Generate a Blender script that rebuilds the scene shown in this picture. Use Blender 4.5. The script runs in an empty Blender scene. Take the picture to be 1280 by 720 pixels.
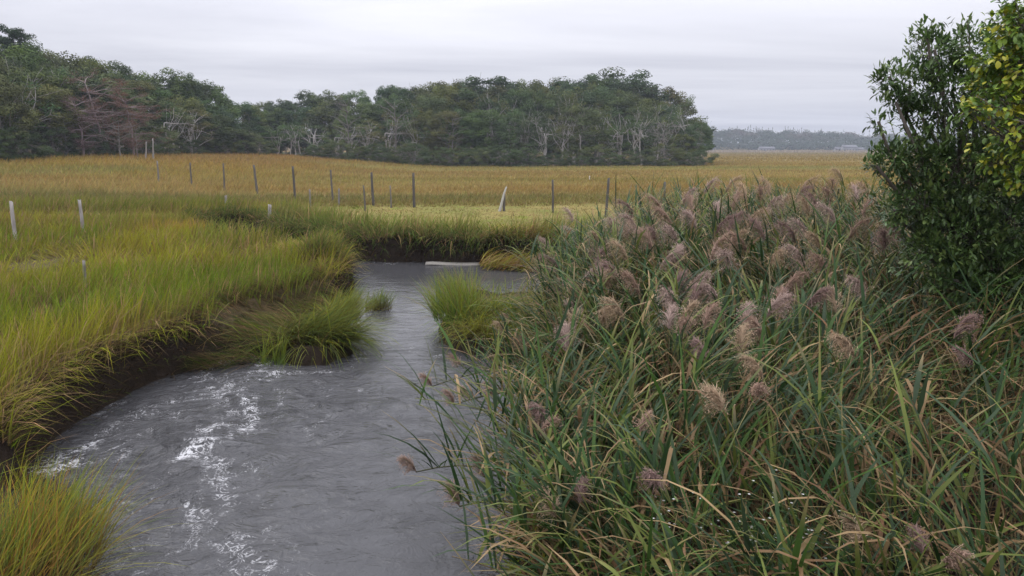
import bpy, math, random
import numpy as np

rng = np.random.default_rng(7)
random.seed(7)
SC = bpy.context.scene
COL = SC.collection

# ---------------------------------------------------------------- camera, sky, sun, exposure
CAM_H, F, PITCH = 3.2, 931.0, math.radians(10.53)
cam_d = bpy.data.cameras.new('camera')
cam = bpy.data.objects.new('camera', cam_d); COL.objects.link(cam)
cam.location = (0, 0, CAM_H)
cam.rotation_euler = (math.pi / 2 - PITCH, 0, 0)
cam_d.sensor_width = 36.0
cam_d.lens = 36.0 * F / 1280.0
cam_d.clip_start = 0.1; cam_d.clip_end = 9000
SC.camera = cam

SUN_EL, SUN_AZ = math.radians(52), math.radians(-55)     # azimuth measured from +Y towards +X
w = bpy.data.worlds.new('World'); SC.world = w; w.use_nodes = True
N, L = w.node_tree.nodes, w.node_tree.links
N.clear()
def nd(N, t, **k):
    n = N.new(t)
    for a, v in k.items():
        if a.startswith('in_'): n.inputs[a[3:]].default_value = v
        else: setattr(n, a, v)
    return n
def mathn(N, L, op, a, b=None, clamp=False):
    n = N.new('ShaderNodeMath'); n.operation = op; n.use_clamp = clamp
    for i, s in enumerate((a, b)):
        if s is None: continue
        if isinstance(s, (int, float)): n.inputs[i].default_value = s
        else: L.new(s, n.inputs[i])
    return n.outputs[0]
out = nd(N, 'ShaderNodeOutputWorld')
sky = nd(N, 'ShaderNodeTexSky'); sky.sky_type = 'NISHITA'; sky.sun_disc = False
sky.sun_elevation = SUN_EL; sky.sun_rotation = SUN_AZ; sky.air_density = 1.2; sky.dust_density = 2
bg1 = nd(N, 'ShaderNodeBackground'); bg1.inputs[1].default_value = 0.06
L.new(sky.outputs[0], bg1.inputs[0])
tc = nd(N, 'ShaderNodeTexCoord')
sep = nd(N, 'ShaderNodeSeparateXYZ'); L.new(tc.outputs['Generated'], sep.inputs[0])
el = mathn(N, L, 'MAXIMUM', sep.outputs[2], 0.0)
den = mathn(N, L, 'ADD', el, 0.07)
cu = mathn(N, L, 'DIVIDE', sep.outputs[0], den); cv = mathn(N, L, 'DIVIDE', sep.outputs[1], den)
cmb = nd(N, 'ShaderNodeCombineXYZ'); L.new(cu, cmb.inputs[0]); L.new(cv, cmb.inputs[1])
mp = nd(N, 'ShaderNodeMapping'); mp.inputs['Scale'].default_value = (0.16, 0.42, 1); mp.inputs['Rotation'].default_value = (0, 0, 0.12)
L.new(cmb.outputs[0], mp.inputs[0])
nz = nd(N, 'ShaderNodeTexNoise'); nz.inputs['Scale'].default_value = 1.0; nz.inputs['Detail'].default_value = 6; nz.inputs['Roughness'].default_value = 0.55
nz.inputs['Distortion'].default_value = 0.4
L.new(mp.outputs[0], nz.inputs[0])
ramp = nd(N, 'ShaderNodeValToRGB')
ramp.color_ramp.elements[0].position = 0.38; ramp.color_ramp.elements[0].color = (0.565, 0.57, 0.64, 1)
ramp.color_ramp.elements[1].position = 0.64; ramp.color_ramp.elements[1].color = (0.81, 0.81, 0.87, 1)
L.new(nz.outputs[0], ramp.inputs[0])
g = mathn(N, L, 'ADD', mathn(N, L, 'MULTIPLY', el, 3.2), 0.84)
g2 = mathn(N, L, 'MULTIPLY', mathn(N, L, 'POWER', mathn(N, L, 'DIVIDE', el, 0.2, clamp=True), 4.0), 0.10)
gs = mathn(N, L, 'ADD', g, g2)
bg2 = nd(N, 'ShaderNodeBackground'); L.new(ramp.outputs[0], bg2.inputs[0]); L.new(gs, bg2.inputs[1])
mx = nd(N, 'ShaderNodeMixShader'); mx.inputs[0].default_value = 0.93
L.new(bg1.outputs[0], mx.inputs[1]); L.new(bg2.outputs[0], mx.inputs[2]); L.new(mx.outputs[0], out.inputs[0])

sd = bpy.data.lights.new('sun', 'SUN'); sd.energy = 1.0; sd.angle = math.radians(25); sd.color = (1.0, 0.97, 0.92)
so = bpy.data.objects.new('sun', sd); COL.objects.link(so)
so.rotation_euler = (math.pi / 2 - SUN_EL, 0, math.pi - SUN_AZ); so.location = (0, 0, 60)

SC.view_settings.view_transform = 'Standard'; SC.view_settings.look = 'None'
SC.view_settings.exposure = 0.0; SC.view_settings.gamma = 1.0; SC.view_settings.use_curve_mapping = False
SC.cycles.max_bounces = 5; SC.cycles.diffuse_bounces = 2; SC.cycles.glossy_bounces = 2
SC.cycles.transmission_bounces = 3; SC.cycles.volume_bounces = 0; SC.cycles.transparent_max_bounces = 4
SC.cycles.use_adaptive_sampling = False
SC.cycles.use_denoising = True
SC.cycles.caustics_reflective = False; SC.cycles.caustics_refractive = False

# ---------------------------------------------------------------- numeric helpers
def ss(a, b, x):
    t = np.clip((np.asarray(x, float) - a) / (b - a), 0, 1); return t * t * (3 - 2 * t)
_perm = np.random.default_rng(3).random((256, 256))
def vnoise(x, y, s=1.0, o=0):
    x = np.asarray(x, float) / s + 17.3 * (o + 1); y = np.asarray(y, float) / s + 9.7 * (o + 1)
    xi = np.floor(x).astype(int); yi = np.floor(y).astype(int)
    fx = x - xi; fy = y - yi; fx = fx * fx * (3 - 2 * fx); fy = fy * fy * (3 - 2 * fy)
    a = _perm[xi & 255, yi & 255]; b = _perm[(xi + 1) & 255, yi & 255]
    c = _perm[xi & 255, (yi + 1) & 255]; d = _perm[(xi + 1) & 255, (yi + 1) & 255]
    return (a * (1 - fx) + b * fx) * (1 - fy) + (c * (1 - fx) + d * fx) * fy
def fbm(x, y, s=1.0, o=0, n=4):
    r = 0; amp = 0.5; t = 0
    for i in range(n):
        r = r + amp * vnoise(x, y, s / 2 ** i, o + i * 5); t += amp; amp *= 0.55
    return r / t
def ray(u, v):
    a = (u - 640) / F; b = (360 - v) / F
    s, c = math.sin(PITCH), math.cos(PITCH)
    return np.array([a, b * s + c, b * c - s])
def P(u, v, z=0.0):
    d = ray(u, v); t = (z - CAM_H) / d[2]
    return np.array([d[0] * t, d[1] * t])
def at_y(u, v, y):
    d = ray(u, v); t = y / d[1]
    return np.array([d[0] * t, y, CAM_H + d[2] * t])
def sdist(poly, x, y):
    """signed distance to a closed polygon, negative inside"""
    x = np.asarray(x, float); y = np.asarray(y, float)
    best = np.full(x.shape, 1e9); ins = np.zeros(x.shape, bool)
    n = len(poly)
    for i in range(n):
        ax, ay = poly[i]; bx, by = poly[(i + 1) % n]
        dx, dy = bx - ax, by - ay; l2 = dx * dx + dy * dy + 1e-12
        t = np.clip(((x - ax) * dx + (y - ay) * dy) / l2, 0, 1)
        best = np.minimum(best, (x - ax - t * dx) ** 2 + (y - ay - t * dy) ** 2)
        c = (ay > y) != (by > y)
        with np.errstate(divide='ignore', invalid='ignore'):
            ins ^= c & (x < (bx - ax) * (y - ay) / ((by - ay) if by != ay else 1e-9) + ax)
    best = np.sqrt(best)
    return np.where(ins, -best, best)

# ---------------------------------------------------------------- mesh accumulator
class MB:
    def __init__(s): s.v = []; s.c = []; s.q = []; s.t = []; s.n = 0
    def add(s, v, quads=None, tris=None, col=(0.5, 0.5, 0.5)):
        v = np.asarray(v, float).reshape(-1, 3); col = np.asarray(col, float)
        if col.ndim == 1: col = np.broadcast_to(col, (len(v), 3))
        s.v.append(v); s.c.append(col.reshape(-1, 3))
        if quads is not None and len(quads): s.q.append(np.asarray(quads, int) + s.n)
        if tris is not None and len(tris): s.t.append(np.asarray(tris, int) + s.n)
        s.n += len(v)
    def mesh(s, name, mat, smooth=False):
        v = np.concatenate(s.v); c = np.concatenate(s.c)
        q = np.concatenate(s.q).reshape(-1, 4) if s.q else np.zeros((0, 4), int)
        t = np.concatenate(s.t).reshape(-1, 3) if s.t else np.zeros((0, 3), int)
        me = bpy.data.meshes.new(name)
        me.vertices.add(len(v)); me.vertices.foreach_set('co', v.astype(np.float32).ravel())
        me.loops.add(q.size + t.size)
        me.loops.foreach_set('vertex_index', np.concatenate([q.ravel(), t.ravel()]).astype(np.int32))
        me.polygons.add(len(q) + len(t))
        st = np.concatenate([np.arange(len(q)) * 4, q.size + np.arange(len(t)) * 3]).astype(np.int32)
        me.polygons.foreach_set('loop_start', st)
        try: me.polygons.foreach_set('loop_total', np.concatenate([np.full(len(q), 4), np.full(len(t), 3)]).astype(np.int32))
        except Exception: pass
        if smooth: me.polygons.foreach_set('use_smooth', np.ones(len(q) + len(t), bool))
        a = me.color_attributes.new('col', 'FLOAT_COLOR', 'POINT')
        a.data.foreach_set('color', np.concatenate([c, np.ones((len(c), 1))], 1).astype(np.float32).ravel())
        me.update(calc_edges=True)
        if mat: me.materials.append(mat)
        return me
    def build(s, name, mat, parent=None, smooth=False):
        o = bpy.data.objects.new(name, s.mesh(name, mat, smooth)); COL.objects.link(o)
        if parent is not None: o.parent = parent
        return o

def tag(o, label=None, cat=None, group=None, kind=None):
    if label: o['label'] = label
    if cat: o['category'] = cat
    if group: o['group'] = group
    if kind: o['kind'] = kind
    return o
def empty(name, loc=(0, 0, 0), rz=0):
    o = bpy.data.objects.new(name, None); COL.objects.link(o); o.location = loc; o.rotation_euler = (0, 0, rz)
    o.empty_display_size = 0.2
    return o

def blades(mb, base, length, width, az, th0, th1, c0, c1, seg=3, prof='grass', twist=None, cmid=None, bend_pow=1.0):
    """curved tapering strips; base (n,3), the rest (n,) or scalars; th = angle from vertical at foot and tip"""
    base = np.asarray(base, float); n = len(base)
    f = lambda a: np.broadcast_to(np.asarray(a, float), (n,))
    length, width, az, th0, th1 = map(f, (length, width, az, th0, th1))
    tw = f(rng.normal(0, 0.7, n) if twist is None else twist)
    d = np.stack([np.cos(az), np.sin(az), np.zeros(n)], 1)
    sdv = np.stack([-np.sin(az + tw), np.cos(az + tw), np.zeros(n)], 1)
    c0 = np.broadcast_to(np.asarray(c0, float), (n, 3)); c1 = np.broadcast_to(np.asarray(c1, float), (n, 3))
    p = base.copy(); V = []; C = []
    for i in range(seg + 1):
        t = i / seg
        if prof == 'grass': wf = (1 - t) ** 0.6
        elif prof == 'leaf': wf = min(1, 0.35 + t * 3.0) * (1 - t) ** 0.65 * 1.1
        elif prof == 'broad': wf = math.sin(math.pi * (0.06 + 0.9 * t))
        else: wf = 1 - 0.5 * t
        hw = (width * wf * 0.5)[:, None]
        cc = c0 * (1 - t) + c1 * t
        if cmid is not None:
            cm = np.broadcast_to(np.asarray(cmid, float), (n, 3))
            cc = c0 * (1 - t * 2) + cm * t * 2 if t < 0.5 else cm * (2 - 2 * t) + c1 * (2 * t - 1)
        if i < seg:
            V += [p - sdv * hw, p + sdv * hw]; C += [cc, cc]
            th = (th0 + (th1 - th0) * ((i + 0.5) / seg) ** bend_pow)[:, None]
            p = p + (length / seg)[:, None] * (np.sin(th) * d + np.cos(th) * np.array([0, 0, 1.0]))
        else:
            V += [p]; C += [cc]
    k = 2 * seg + 1
    V = np.stack(V, 1).reshape(-1, 3); C = np.stack(C, 1).reshape(-1, 3)
    b = (np.arange(n) * k)[:, None]
    q = np.concatenate([b + np.array([2 * i, 2 * i + 1, 2 * i + 3, 2 * i + 2]) for i in range(seg - 1)]) if seg > 1 else None
    t = b + np.array([2 * seg - 2, 2 * seg - 1, 2 * seg])
    mb.add(V, q, t, C)
    return p

def tube(mb, pts, rad, sides=6, col=(0.2, 0.2, 0.2), cap=True):
    pts = np.asarray(pts, float); n = len(pts); rad = np.broadcast_to(np.asarray(rad, float), (n,))
    tan = np.gradient(pts, axis=0); tan /= np.linalg.norm(tan, axis=1)[:, None] + 1e-9
    ref = np.where(np.abs(tan[:, 2:3]) > 0.9, np.array([[1.0, 0, 0]]), np.array([[0, 0, 1.0]]))
    a = np.cross(tan, ref); a /= np.linalg.norm(a, axis=1)[:, None] + 1e-9
    for i in range(1, n):
        if np.dot(a[i], a[i - 1]) < 0: a[i] = -a[i]
    b = np.cross(tan, a)
    ph = np.arange(sides) / sides * 2 * np.pi
    V = pts[:, None] + rad[:, None, None] * (np.cos(ph)[None, :, None] * a[:, None] + np.sin(ph)[None, :, None] * b[:, None])
    q = []
    for i in range(n - 1):
        for j in range(sides):
            k = (j + 1) % sides
            q.append((i * sides + j, i * sides + k, (i + 1) * sides + k, (i + 1) * sides + j))
    V = V.reshape(-1, 3); t = []
    if cap:
        V = np.concatenate([V, pts[-1:]]); e = len(V) - 1
        t = [((n - 1) * sides + j, (n - 1) * sides + (j + 1) % sides, e) for j in range(sides)]
    mb.add(V, q, t, np.broadcast_to(np.asarray(col, float), (len(V), 3)) if np.ndim(col) == 1 else col)

# ---------------------------------------------------------------- materials
def mat_leaf(name, trans=0.35, rough=0.55, spec=0.3, var=0.25, scale=2.0, obcol=False):
    m = bpy.data.materials.new(name); m.use_nodes = True
    N, L = m.node_tree.nodes, m.node_tree.links; N.clear()
    o = nd(N, 'ShaderNodeOutputMaterial'); at = nd(N, 'ShaderNodeAttribute'); at.attribute_name = 'col'
    ge = nd(N, 'ShaderNodeNewGeometry')
    nz = nd(N, 'ShaderNodeTexNoise'); nz.inputs['Scale'].default_value = scale; nz.inputs['Detail'].default_value = 3
    L.new(ge.outputs['Position'], nz.inputs['Vector'])
    k = mathn(N, L, 'ADD', mathn(N, L, 'MULTIPLY', nz.outputs[0], var * 2), 1 - var)
    vm = nd(N, 'ShaderNodeVectorMath'); vm.operation = 'SCALE'; L.new(at.outputs['Color'], vm.inputs[0]); L.new(k, vm.inputs['Scale'])
    c = vm.outputs[0]
    if obcol:
        oi = nd(N, 'ShaderNodeObjectInfo'); v2 = nd(N, 'ShaderNodeVectorMath'); v2.operation = 'MULTIPLY'
        L.new(c, v2.inputs[0]); L.new(oi.outputs['Color'], v2.inputs[1]); c = v2.outputs[0]
    pb = nd(N, 'ShaderNodeBsdfPrincipled'); pb.inputs['Roughness'].default_value = rough
    pb.inputs['Specular IOR Level'].default_value = spec; L.new(c, pb.inputs['Base Color'])
    if trans > 0:
        tr = nd(N, 'ShaderNodeBsdfTranslucent'); L.new(c, tr.inputs[0])
        mx = nd(N, 'ShaderNodeMixShader'); mx.inputs[0].default_value = trans
        L.new(pb.outputs[0], mx.inputs[1]); L.new(tr.outputs[0], mx.inputs[2]); L.new(mx.outputs[0], o.inputs[0])
    else: L.new(pb.outputs[0], o.inputs[0])
    return m
def mat_bark(name, scale=6.0, var=0.4, bump=0.5, stretch=(1, 1, 0.15), rough=0.9, obcol=False, objspace=True):
    m = bpy.data.materials.new(name); m.use_nodes = True
    N, L = m.node_tree.nodes, m.node_tree.links; N.clear()
    o = nd(N, 'ShaderNodeOutputMaterial'); at = nd(N, 'ShaderNodeAttribute'); at.attribute_name = 'col'
    ge = nd(N, 'ShaderNodeTexCoord'); mp = nd(N, 'ShaderNodeMapping'); mp.inputs['Scale'].default_value = stretch
    L.new(ge.outputs['Object'], mp.inputs[0])
    nz = nd(N, 'ShaderNodeTexNoise'); nz.inputs['Scale'].default_value = scale; nz.inputs['Detail'].default_value = 5
    L.new(mp.outputs[0], nz.inputs['Vector'])
    k = mathn(N, L, 'ADD', mathn(N, L, 'MULTIPLY', nz.outputs[0], var * 2), 1 - var)
    vm = nd(N, 'ShaderNodeVectorMath'); vm.operation = 'SCALE'; L.new(at.outputs['Color'], vm.inputs[0]); L.new(k, vm.inputs['Scale'])
    c = vm.outputs[0]
    if obcol:
        oi = nd(N, 'ShaderNodeObjectInfo'); v2 = nd(N, 'ShaderNodeVectorMath'); v2.operation = 'MULTIPLY'
        L.new(c, v2.inputs[0]); L.new(oi.outputs['Color'], v2.inputs[1]); c = v2.outputs[0]
    pb = nd(N, 'ShaderNodeBsdfPrincipled'); pb.inputs['Roughness'].default_value = rough; pb.inputs['Specular IOR Level'].default_value = 0.2
    L.new(c, pb.inputs['Base Color'])
    bp = nd(N, 'ShaderNodeBump'); bp.inputs['Strength'].default_value = bump; bp.inputs['Distance'].default_value = 0.02
    L.new(nz.outputs[0], bp.inputs['Height']); L.new(bp.outputs[0], pb.inputs['Normal'])
    L.new(pb.outputs[0], o.inputs[0]); return m
M_grass = mat_leaf('marsh_grass', 0.3, 0.75, 0.03, 0.2, 1.5)
M_reed = mat_leaf('reed_leaf', 0.28, 0.5, 0.16, 0.3, 2)
M_plume = mat_leaf('reed_plume', 0.25, 0.9, 0.0, 0.2, 12)
M_crown = mat_leaf('tree_crown', 0.15, 0.7, 0.08, 0.35, 0.35, obcol=True)
M_bush = mat_leaf('bush_leaf', 0.2, 0.4, 0.4, 0.2, 4)
M_bark = mat_bark('bark', obcol=True)
M_wood = mat_bark('weathered_wood', 22, 0.5, 0.8)
M_stalk = mat_bark('reed_stalk', 30, 0.2, 0.1)

# ---------------------------------------------------------------- the creek outline and the lie of the land
far_bank = [P(448, 327), P(500, 328), P(560, 329.5), P(620, 331), P(680, 334), P(740, 340), (5.0, 19.6), (9.5, 20.6), (16, 21.5)]
right_bank = [(16, 18.5), (9, 17.6), (4.0, 16.9), P(735, 378), P(680, 377), P(640, 374), P(585, 372), P(556, 392), P(540, 428), P(575, 446),
              P(630, 452), P(672, 490), P(688, 530), P(680, 600), P(650, 680), P(630, 760), (-0.1, 1.0), (-0.1, -6)]
left_bank = [(-5.2, -6), (-5.2, 1.0), P(60, 780), P(108, 700), P(92, 652), P(42, 615), P(32, 590), P(82, 532), P(150, 500), P(212, 474), P(255, 458),
             P(300, 446), P(330, 452), P(360, 460), P(415, 459), P(444, 442), P(449, 412), P(438, 392), P(446, 366), P(438, 348), P(424, 337)]
ditch = [(-7.2, 21.0), (-8.9, 22.6), (-10.4, 25.0), (-11.7, 28.0), (-11.5, 29.6), (-10.4, 28.9), (-9.0, 26.8), (-7.5, 24.6), (-6.0, 22.8)]
WATER = [tuple(p) for p in left_bank + ditch + far_bank + right_bank]
SHELF = [tuple(p) for p in [P(232, 462), P(262, 432, .2), P(322, 398, .3), P(380, 380, .3), P(420, 370, .2), P(460, 372), P(470, 470), P(330, 480)]]
TUFT = [tuple(p) for p in [P(520, 450), P(540, 365), P(690, 362), (3.6, 16.8), (2.2, 14.5), P(700, 440), P(640, 480)]]
REEDS = [(0.25, 3.1), tuple(P(660, 690)), tuple(P(700, 600)), tuple(P(706, 530)), tuple(P(700, 490)), tuple(P(700, 450)), tuple(P(735, 402)), (2.9, 15.6), (5.5, 16.4), (14, 16.6), (14, 3.1)]

def water_d(x, y):
    d = sdist(WATER, x, y)
    return d + (fbm(x, y, 1.1, 3, 3) - 0.5) * 0.55 * ss(60, 20, y) 
def hgt(x, y):
    x = np.asarray(x, float); y = np.asarray(y, float)
    d = water_d(x, y)
    top = 0.62 + 0.10 * (fbm(x, y, 6, 1) - 0.5) + 0.10 * (fbm(x, y, 0.9, 11) - 0.5)
    top = top + 1.75 * ss(30, 88, y) * ss(6, 46, -x)
    top = top + 0.35 * ss(260, 720, y) + 9 * ss(700, 900, y + 0.05 * np.abs(x))
    inre = sdist(REEDS, x, y)
    top = top - 0.28 * ss(0.6, -0.3, inre)
    low = np.minimum(np.minimum(sdist(SHELF, x, y), sdist(TUFT, x, y)), np.where((x < 0) & (y < 6.4), -1.0, 1.0))
    rim = ss(-0.05, 0.24, d)
    h = -0.45 + (top + 0.45) * rim + 0.30 * (fbm(x, y, 0.32, 71, 3) - 0.5) * ss(-.1, .1, d) * ss(.6, .25, d) * ss(45, 30, y)
    hs = -0.45 + (0.14 + 0.5 * fbm(x, y, 0.5, 21, 3) * 0.35 + 0.45) * ss(-0.15, 0.25, d)
    s = ss(0.15, -0.15, low)
    h = h * (1 - s) + np.minimum(h, hs) * s
    # small hollows and tussocks of the near marsh
    hol = ss(0.62, 0.8, fbm(x, y, 1.3, 31, 2)) * ss(24, 12, y) * ss(0.6, 1.6, d)
    return h - 0.12 * hol
def hit(u, v, z0=0.65):
    z = z0
    for _ in range(25):
        p = P(u, v, z); z = 0.5 * z + 0.5 * float(hgt(p[0], p[1]))
    p = P(u, v, z); return np.array([p[0], p[1], float(hgt(p[0], p[1]))])

def axis(lo, hi, fine_lo, fine_hi, st, gr=1.09):
    a = list(np.arange(fine_lo, fine_hi + 1e-6, st)); s = st
    while a[-1] < hi: s *= gr; a.append(min(a[-1] + s, hi))
    s = st
    while a[0] > lo: s *= gr; a.insert(0, max(a[0] - s, lo))
    return np.array(a)
gx = axis(-1500, 1500, -15, 7, 0.11); gy = axis(-40, 1350, 4.5, 36, 0.11)
GX, GY = np.meshgrid(gx, gy, indexing='xy')
GZ = hgt(GX, GY)

# ---------------------------------------------------------------- what grows where
GRN = np.array([0.125, 0.185, 0.014]); YEL = np.array([0.235, 0.245, 0.016]); ORG = np.array([0.30, 0.165, 0.035])
PAL = np.array([0.38, 0.31, 0.10]); DGR = np.array([0.07, 0.11, 0.03]); TAN = np.array([0.24, 0.16, 0.075]); BRN = np.array([0.09, 0.055, 0.03])
def mixc(a, b, t):
    t = np.asarray(t)[..., None]; return a * (1 - t) + b * t
def zone(x, y):
    """height of the growth, foot colour, tip colour, how far it is lodged"""
    d = water_d(x, y); far = y - 0.12 * x
    n1 = fbm(x, y, 2.2, 40); n2 = fbm(x * 0.35, y, 6.0, 50); n3 = fbm(x, y, 0.7, 60, 3); n4 = fbm(x * .3, y, 14, 70)
    # near left marsh and bank rims
    col = mixc(GRN, YEL, ss(0.3, 0.62, n1))
    col = mixc(col, ORG * 0.95, ss(0.55, 0.8, n2) * 0.7 * ss(14, 22, y))
    h = 0.62 + 0.30 * (n1 - 0.5)
    lod = 0.12 + 0 * x
    # hollowed, trampled ground in the near left marsh
    tr = ss(0.0, 1.0, 1 - np.hypot((x + 10.5) / 4.6, (y - 16.0) / 2.8)) * ss(0.35, 0.55, n3 + 0.1)
    h = h * (1 - 0.6 * tr); lod = lod + 0.5 * tr
    sw = ss(.56, .70, fbm(x, y, 1.7, 140, 3)) * ss(26, 20, y); lod = lod + .55 * sw; h = h * (1 - .15 * sw)
    # orange swathe on the point in front of the ditch
    a = ss(1.0, 0.2, np.hypot((x + 9.5) / 3.6, (y - 23.0) / 2.6)) * (x < -5)
    col = mixc(col, np.array([0.36, 0.22, 0.035]), a * 0.8)
    # pale lodged swathe in the left marsh
    a = ss(1.0, 0.5, np.hypot((x + 17) / 8.5, (y - 28.0 - 0.0 * x) / 2.2)) * (sdist(WATER, x, y) > 0.3)
    col = mixc(col, PAL * 0.8, a * 0.85); h = h * (1 - 0.35 * a); lod = lod + 0.55 * a
    # strip of tall green behind it
    a = ss(1.0, 0.6, np.abs(far - 33.5 - 2.0 * (n4 - .5)) / 3.2) * (x < -11)
    col = mixc(col, GRN * 0.85, a * 0.75); h = h + 0.1 * a
    # salt hay behind the far bank: short, pale, lodged in whorls
    back = ss(1.6, 3.0, d) * ss(21.5, 23.5, y) * ss(-9.5, -7.0, x + (y - 24) * 0.35)
    hay = back * ss(39, 34, far + 5 * (n4 - 0.5))
    c2 = mixc(PAL * .70, np.array([.21, .20, .055]), ss(0.35, 0.75, n1)); c2 = mixc(c2, GRN * 1.2, ss(0.6, 0.78, n3) * 0.5)
    col = mixc(col, c2, hay); h = h * (1 - hay) + 0.2 * hay; lod = lod * (1 - hay) + 0.85 * hay
    # rim of the far bank
    rim = ss(2.6, 1.2, d) * ss(19, 21, y) * (x > -9)
    col = mixc(col, mixc(np.array([.10, .155, .03]), np.array([.17, .20, .04]), n1), rim * 0.9); h = h + 0.22 * rim
    ds = ss(1.6, 0.6, d) * (x < -6.6) * (x + 0.45 * y < 2.6) * (y > 19.5) * (y < 36); h = h * (1 - 0.1 * ds)
    # beyond: level meadow in bands
    b = ss(34, 39, far + 5 * (n4 - 0.5))
    bn = fbm(x * 0.09, y * 0.75, 9.0, 80, 3)
    c3 = mixc(np.array([.165, .19, .05]), np.array([.25, .19, .06]), ss(0.44, 0.58, bn))
    c3 = mixc(c3, np.array([.24, .215, .075]), ss(.40, .62, fbm(x * .05, y * .5, 5.0, 33, 4)) * .8)
    c3 = mixc(c3, np.array([.12, .145, .045]), ss(.58, .70, fbm(x * .10, y * .8, 4.0, 36, 3)) * .8)
    fw = far + 14 * (fbm(x * .16, y, 9, 66, 4) - .5)
    bd = lambda a_, b_, s_: ss(a_ - s_, a_ + s_, fw) * ss(b_ + s_, b_ - s_, fw)
    c3 = mixc(c3, np.array([.26, .18, .055]), bd(45, 60, 2.5) * .75)
    c3 = mixc(c3, np.array([.19, .20, .065]), bd(61, 67, 1.5) * .8)
    c3 = mixc(c3, np.array([.245, .18, .065]), bd(69, 90, 4) * .6)
    c3 = mixc(c3, np.array([.20, .20, .07]), bd(92, 104, 4) * .8)
    c3 = mixc(c3, np.array([.27, .185, .06]), bd(106, 400, 6) * .75)
    c3 = c3 * np.array([1.05, 1.03, .98]); c3 = mixc(c3, np.array([0.36, .30, .11]), ss(.5, .68, fbm(x * 0.15, y * .9, 6, 90, 4)) * 0.5)
    c3 = mixc(c3, np.array([.29, .185, .055]), ss(0, 1, 1 - np.abs(far - 66) / 10) * 0.45 * (x > -30))
    c3 = mixc(c3, np.array([.12, .15, .045]), ss(0, 1, 1 - np.abs(far - 45) / 3.5) * 0.55 * ss(.4, .6, n4 + .05))
    c3 = mixc(c3, np.array([.31, .22, .05]), ss(52, 60, y) * ss(-14, -26, x) * ss(.35, .6, n2) * 0.7)
    col = mixc(col, c3, b); h = h * (1 - b) + (0.34 + 0.3 * ss(-10, -25, x)) * b; lod = lod * (1 - b) + 0.25 * b
    # rusty fringe under the left wood
    fr = ss(70, 90, y) * ss(-18, -30, x)
    col = mixc(col, np.array([.26, .14, .055]), fr * 0.5)
    vf = ss(250, 600, y)
    col = mixc(col, np.array([.25, .17, .06]), vf * 0.7)
    foot = mixc(TAN * 0.8, BRN * 1.3, ss(.4, .7, n3)) * 1.0
    foot = mixc(foot, col * 0.85, ss(25, 60, y) * 0.8)
    return h, foot, col, np.clip(lod, 0, 1)

# ground material
def mat_ground():
    m = bpy.data.materials.new('marsh_ground'); m.use_nodes = True
    N, L = m.node_tree.nodes, m.node_tree.links; N.clear()
    o = nd(N, 'ShaderNodeOutputMaterial'); at = nd(N, 'ShaderNodeAttribute'); at.attribute_name = 'col'
    ge = nd(N, 'ShaderNodeNewGeometry')
    nz = nd(N, 'ShaderNodeTexNoise'); nz.inputs['Scale'].default_value = 9; nz.inputs['Detail'].default_value = 8; nz.inputs['Roughness'].default_value = 0.65
    L.new(ge.outputs['Position'], nz.inputs['Vector'])
    k = mathn(N, L, 'ADD', mathn(N, L, 'MULTIPLY', nz.outputs[0], 1.4), 0.3)
    vm = nd(N, 'ShaderNodeVectorMath'); vm.operation = 'SCALE'; L.new(at.outputs['Color'], vm.inputs[0]); L.new(k, vm.inputs['Scale'])
    pb = nd(N, 'ShaderNodeBsdfPrincipled'); pb.inputs['Roughness'].default_value = 0.85; pb.inputs['Specular IOR Level'].default_value = 0.06
    L.new(vm.outputs[0], pb.inputs['Base Color'])
    bp = nd(N, 'ShaderNodeBump'); bp.inputs['Strength'].default_value = 1.0; bp.inputs['Distance'].default_value = 0.06
    L.new(nz.outputs[0], bp.inputs['Height']); L.new(bp.outputs[0], pb.inputs['Normal'])
    L.new(pb.outputs[0], o.inputs[0]); return m
D = water_d(GX, GY)
_, ft, cl, _ = zone(GX, GY)
mud = np.array([0.026, 0.019, 0.014]); thatch = np.array([0.10, 0.075, 0.04])
gcol = mixc(mud * np.ones_like(cl), thatch * np.ones_like(cl), ss(0.35, 0.8, D) * 0.8)
gcol = mixc(gcol, cl * 0.9, np.maximum(ss(30, 60, GY), 0.9 * ss(21, 25, GY)) * ss(0.9, 2, D))
inre = sdist(REEDS, GX, GY)
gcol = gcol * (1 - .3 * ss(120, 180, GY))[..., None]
gcol = mixc(gcol, mud * np.ones_like(cl), ss(0.5, 0, inre))
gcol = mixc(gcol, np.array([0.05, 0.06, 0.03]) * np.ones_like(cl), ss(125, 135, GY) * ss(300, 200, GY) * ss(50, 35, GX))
mb = MB()
ny, nx = GX.shape
idx = np.arange(nx * ny).reshape(ny, nx)
Q = np.stack([idx[:-1, :-1], idx[:-1, 1:], idx[1:, 1:], idx[1:, :-1]], -1).reshape(-1, 4)
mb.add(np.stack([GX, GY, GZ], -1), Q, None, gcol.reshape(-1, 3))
tag(mb.build('ground', mat_ground(), smooth=True), kind='structure')

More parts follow.
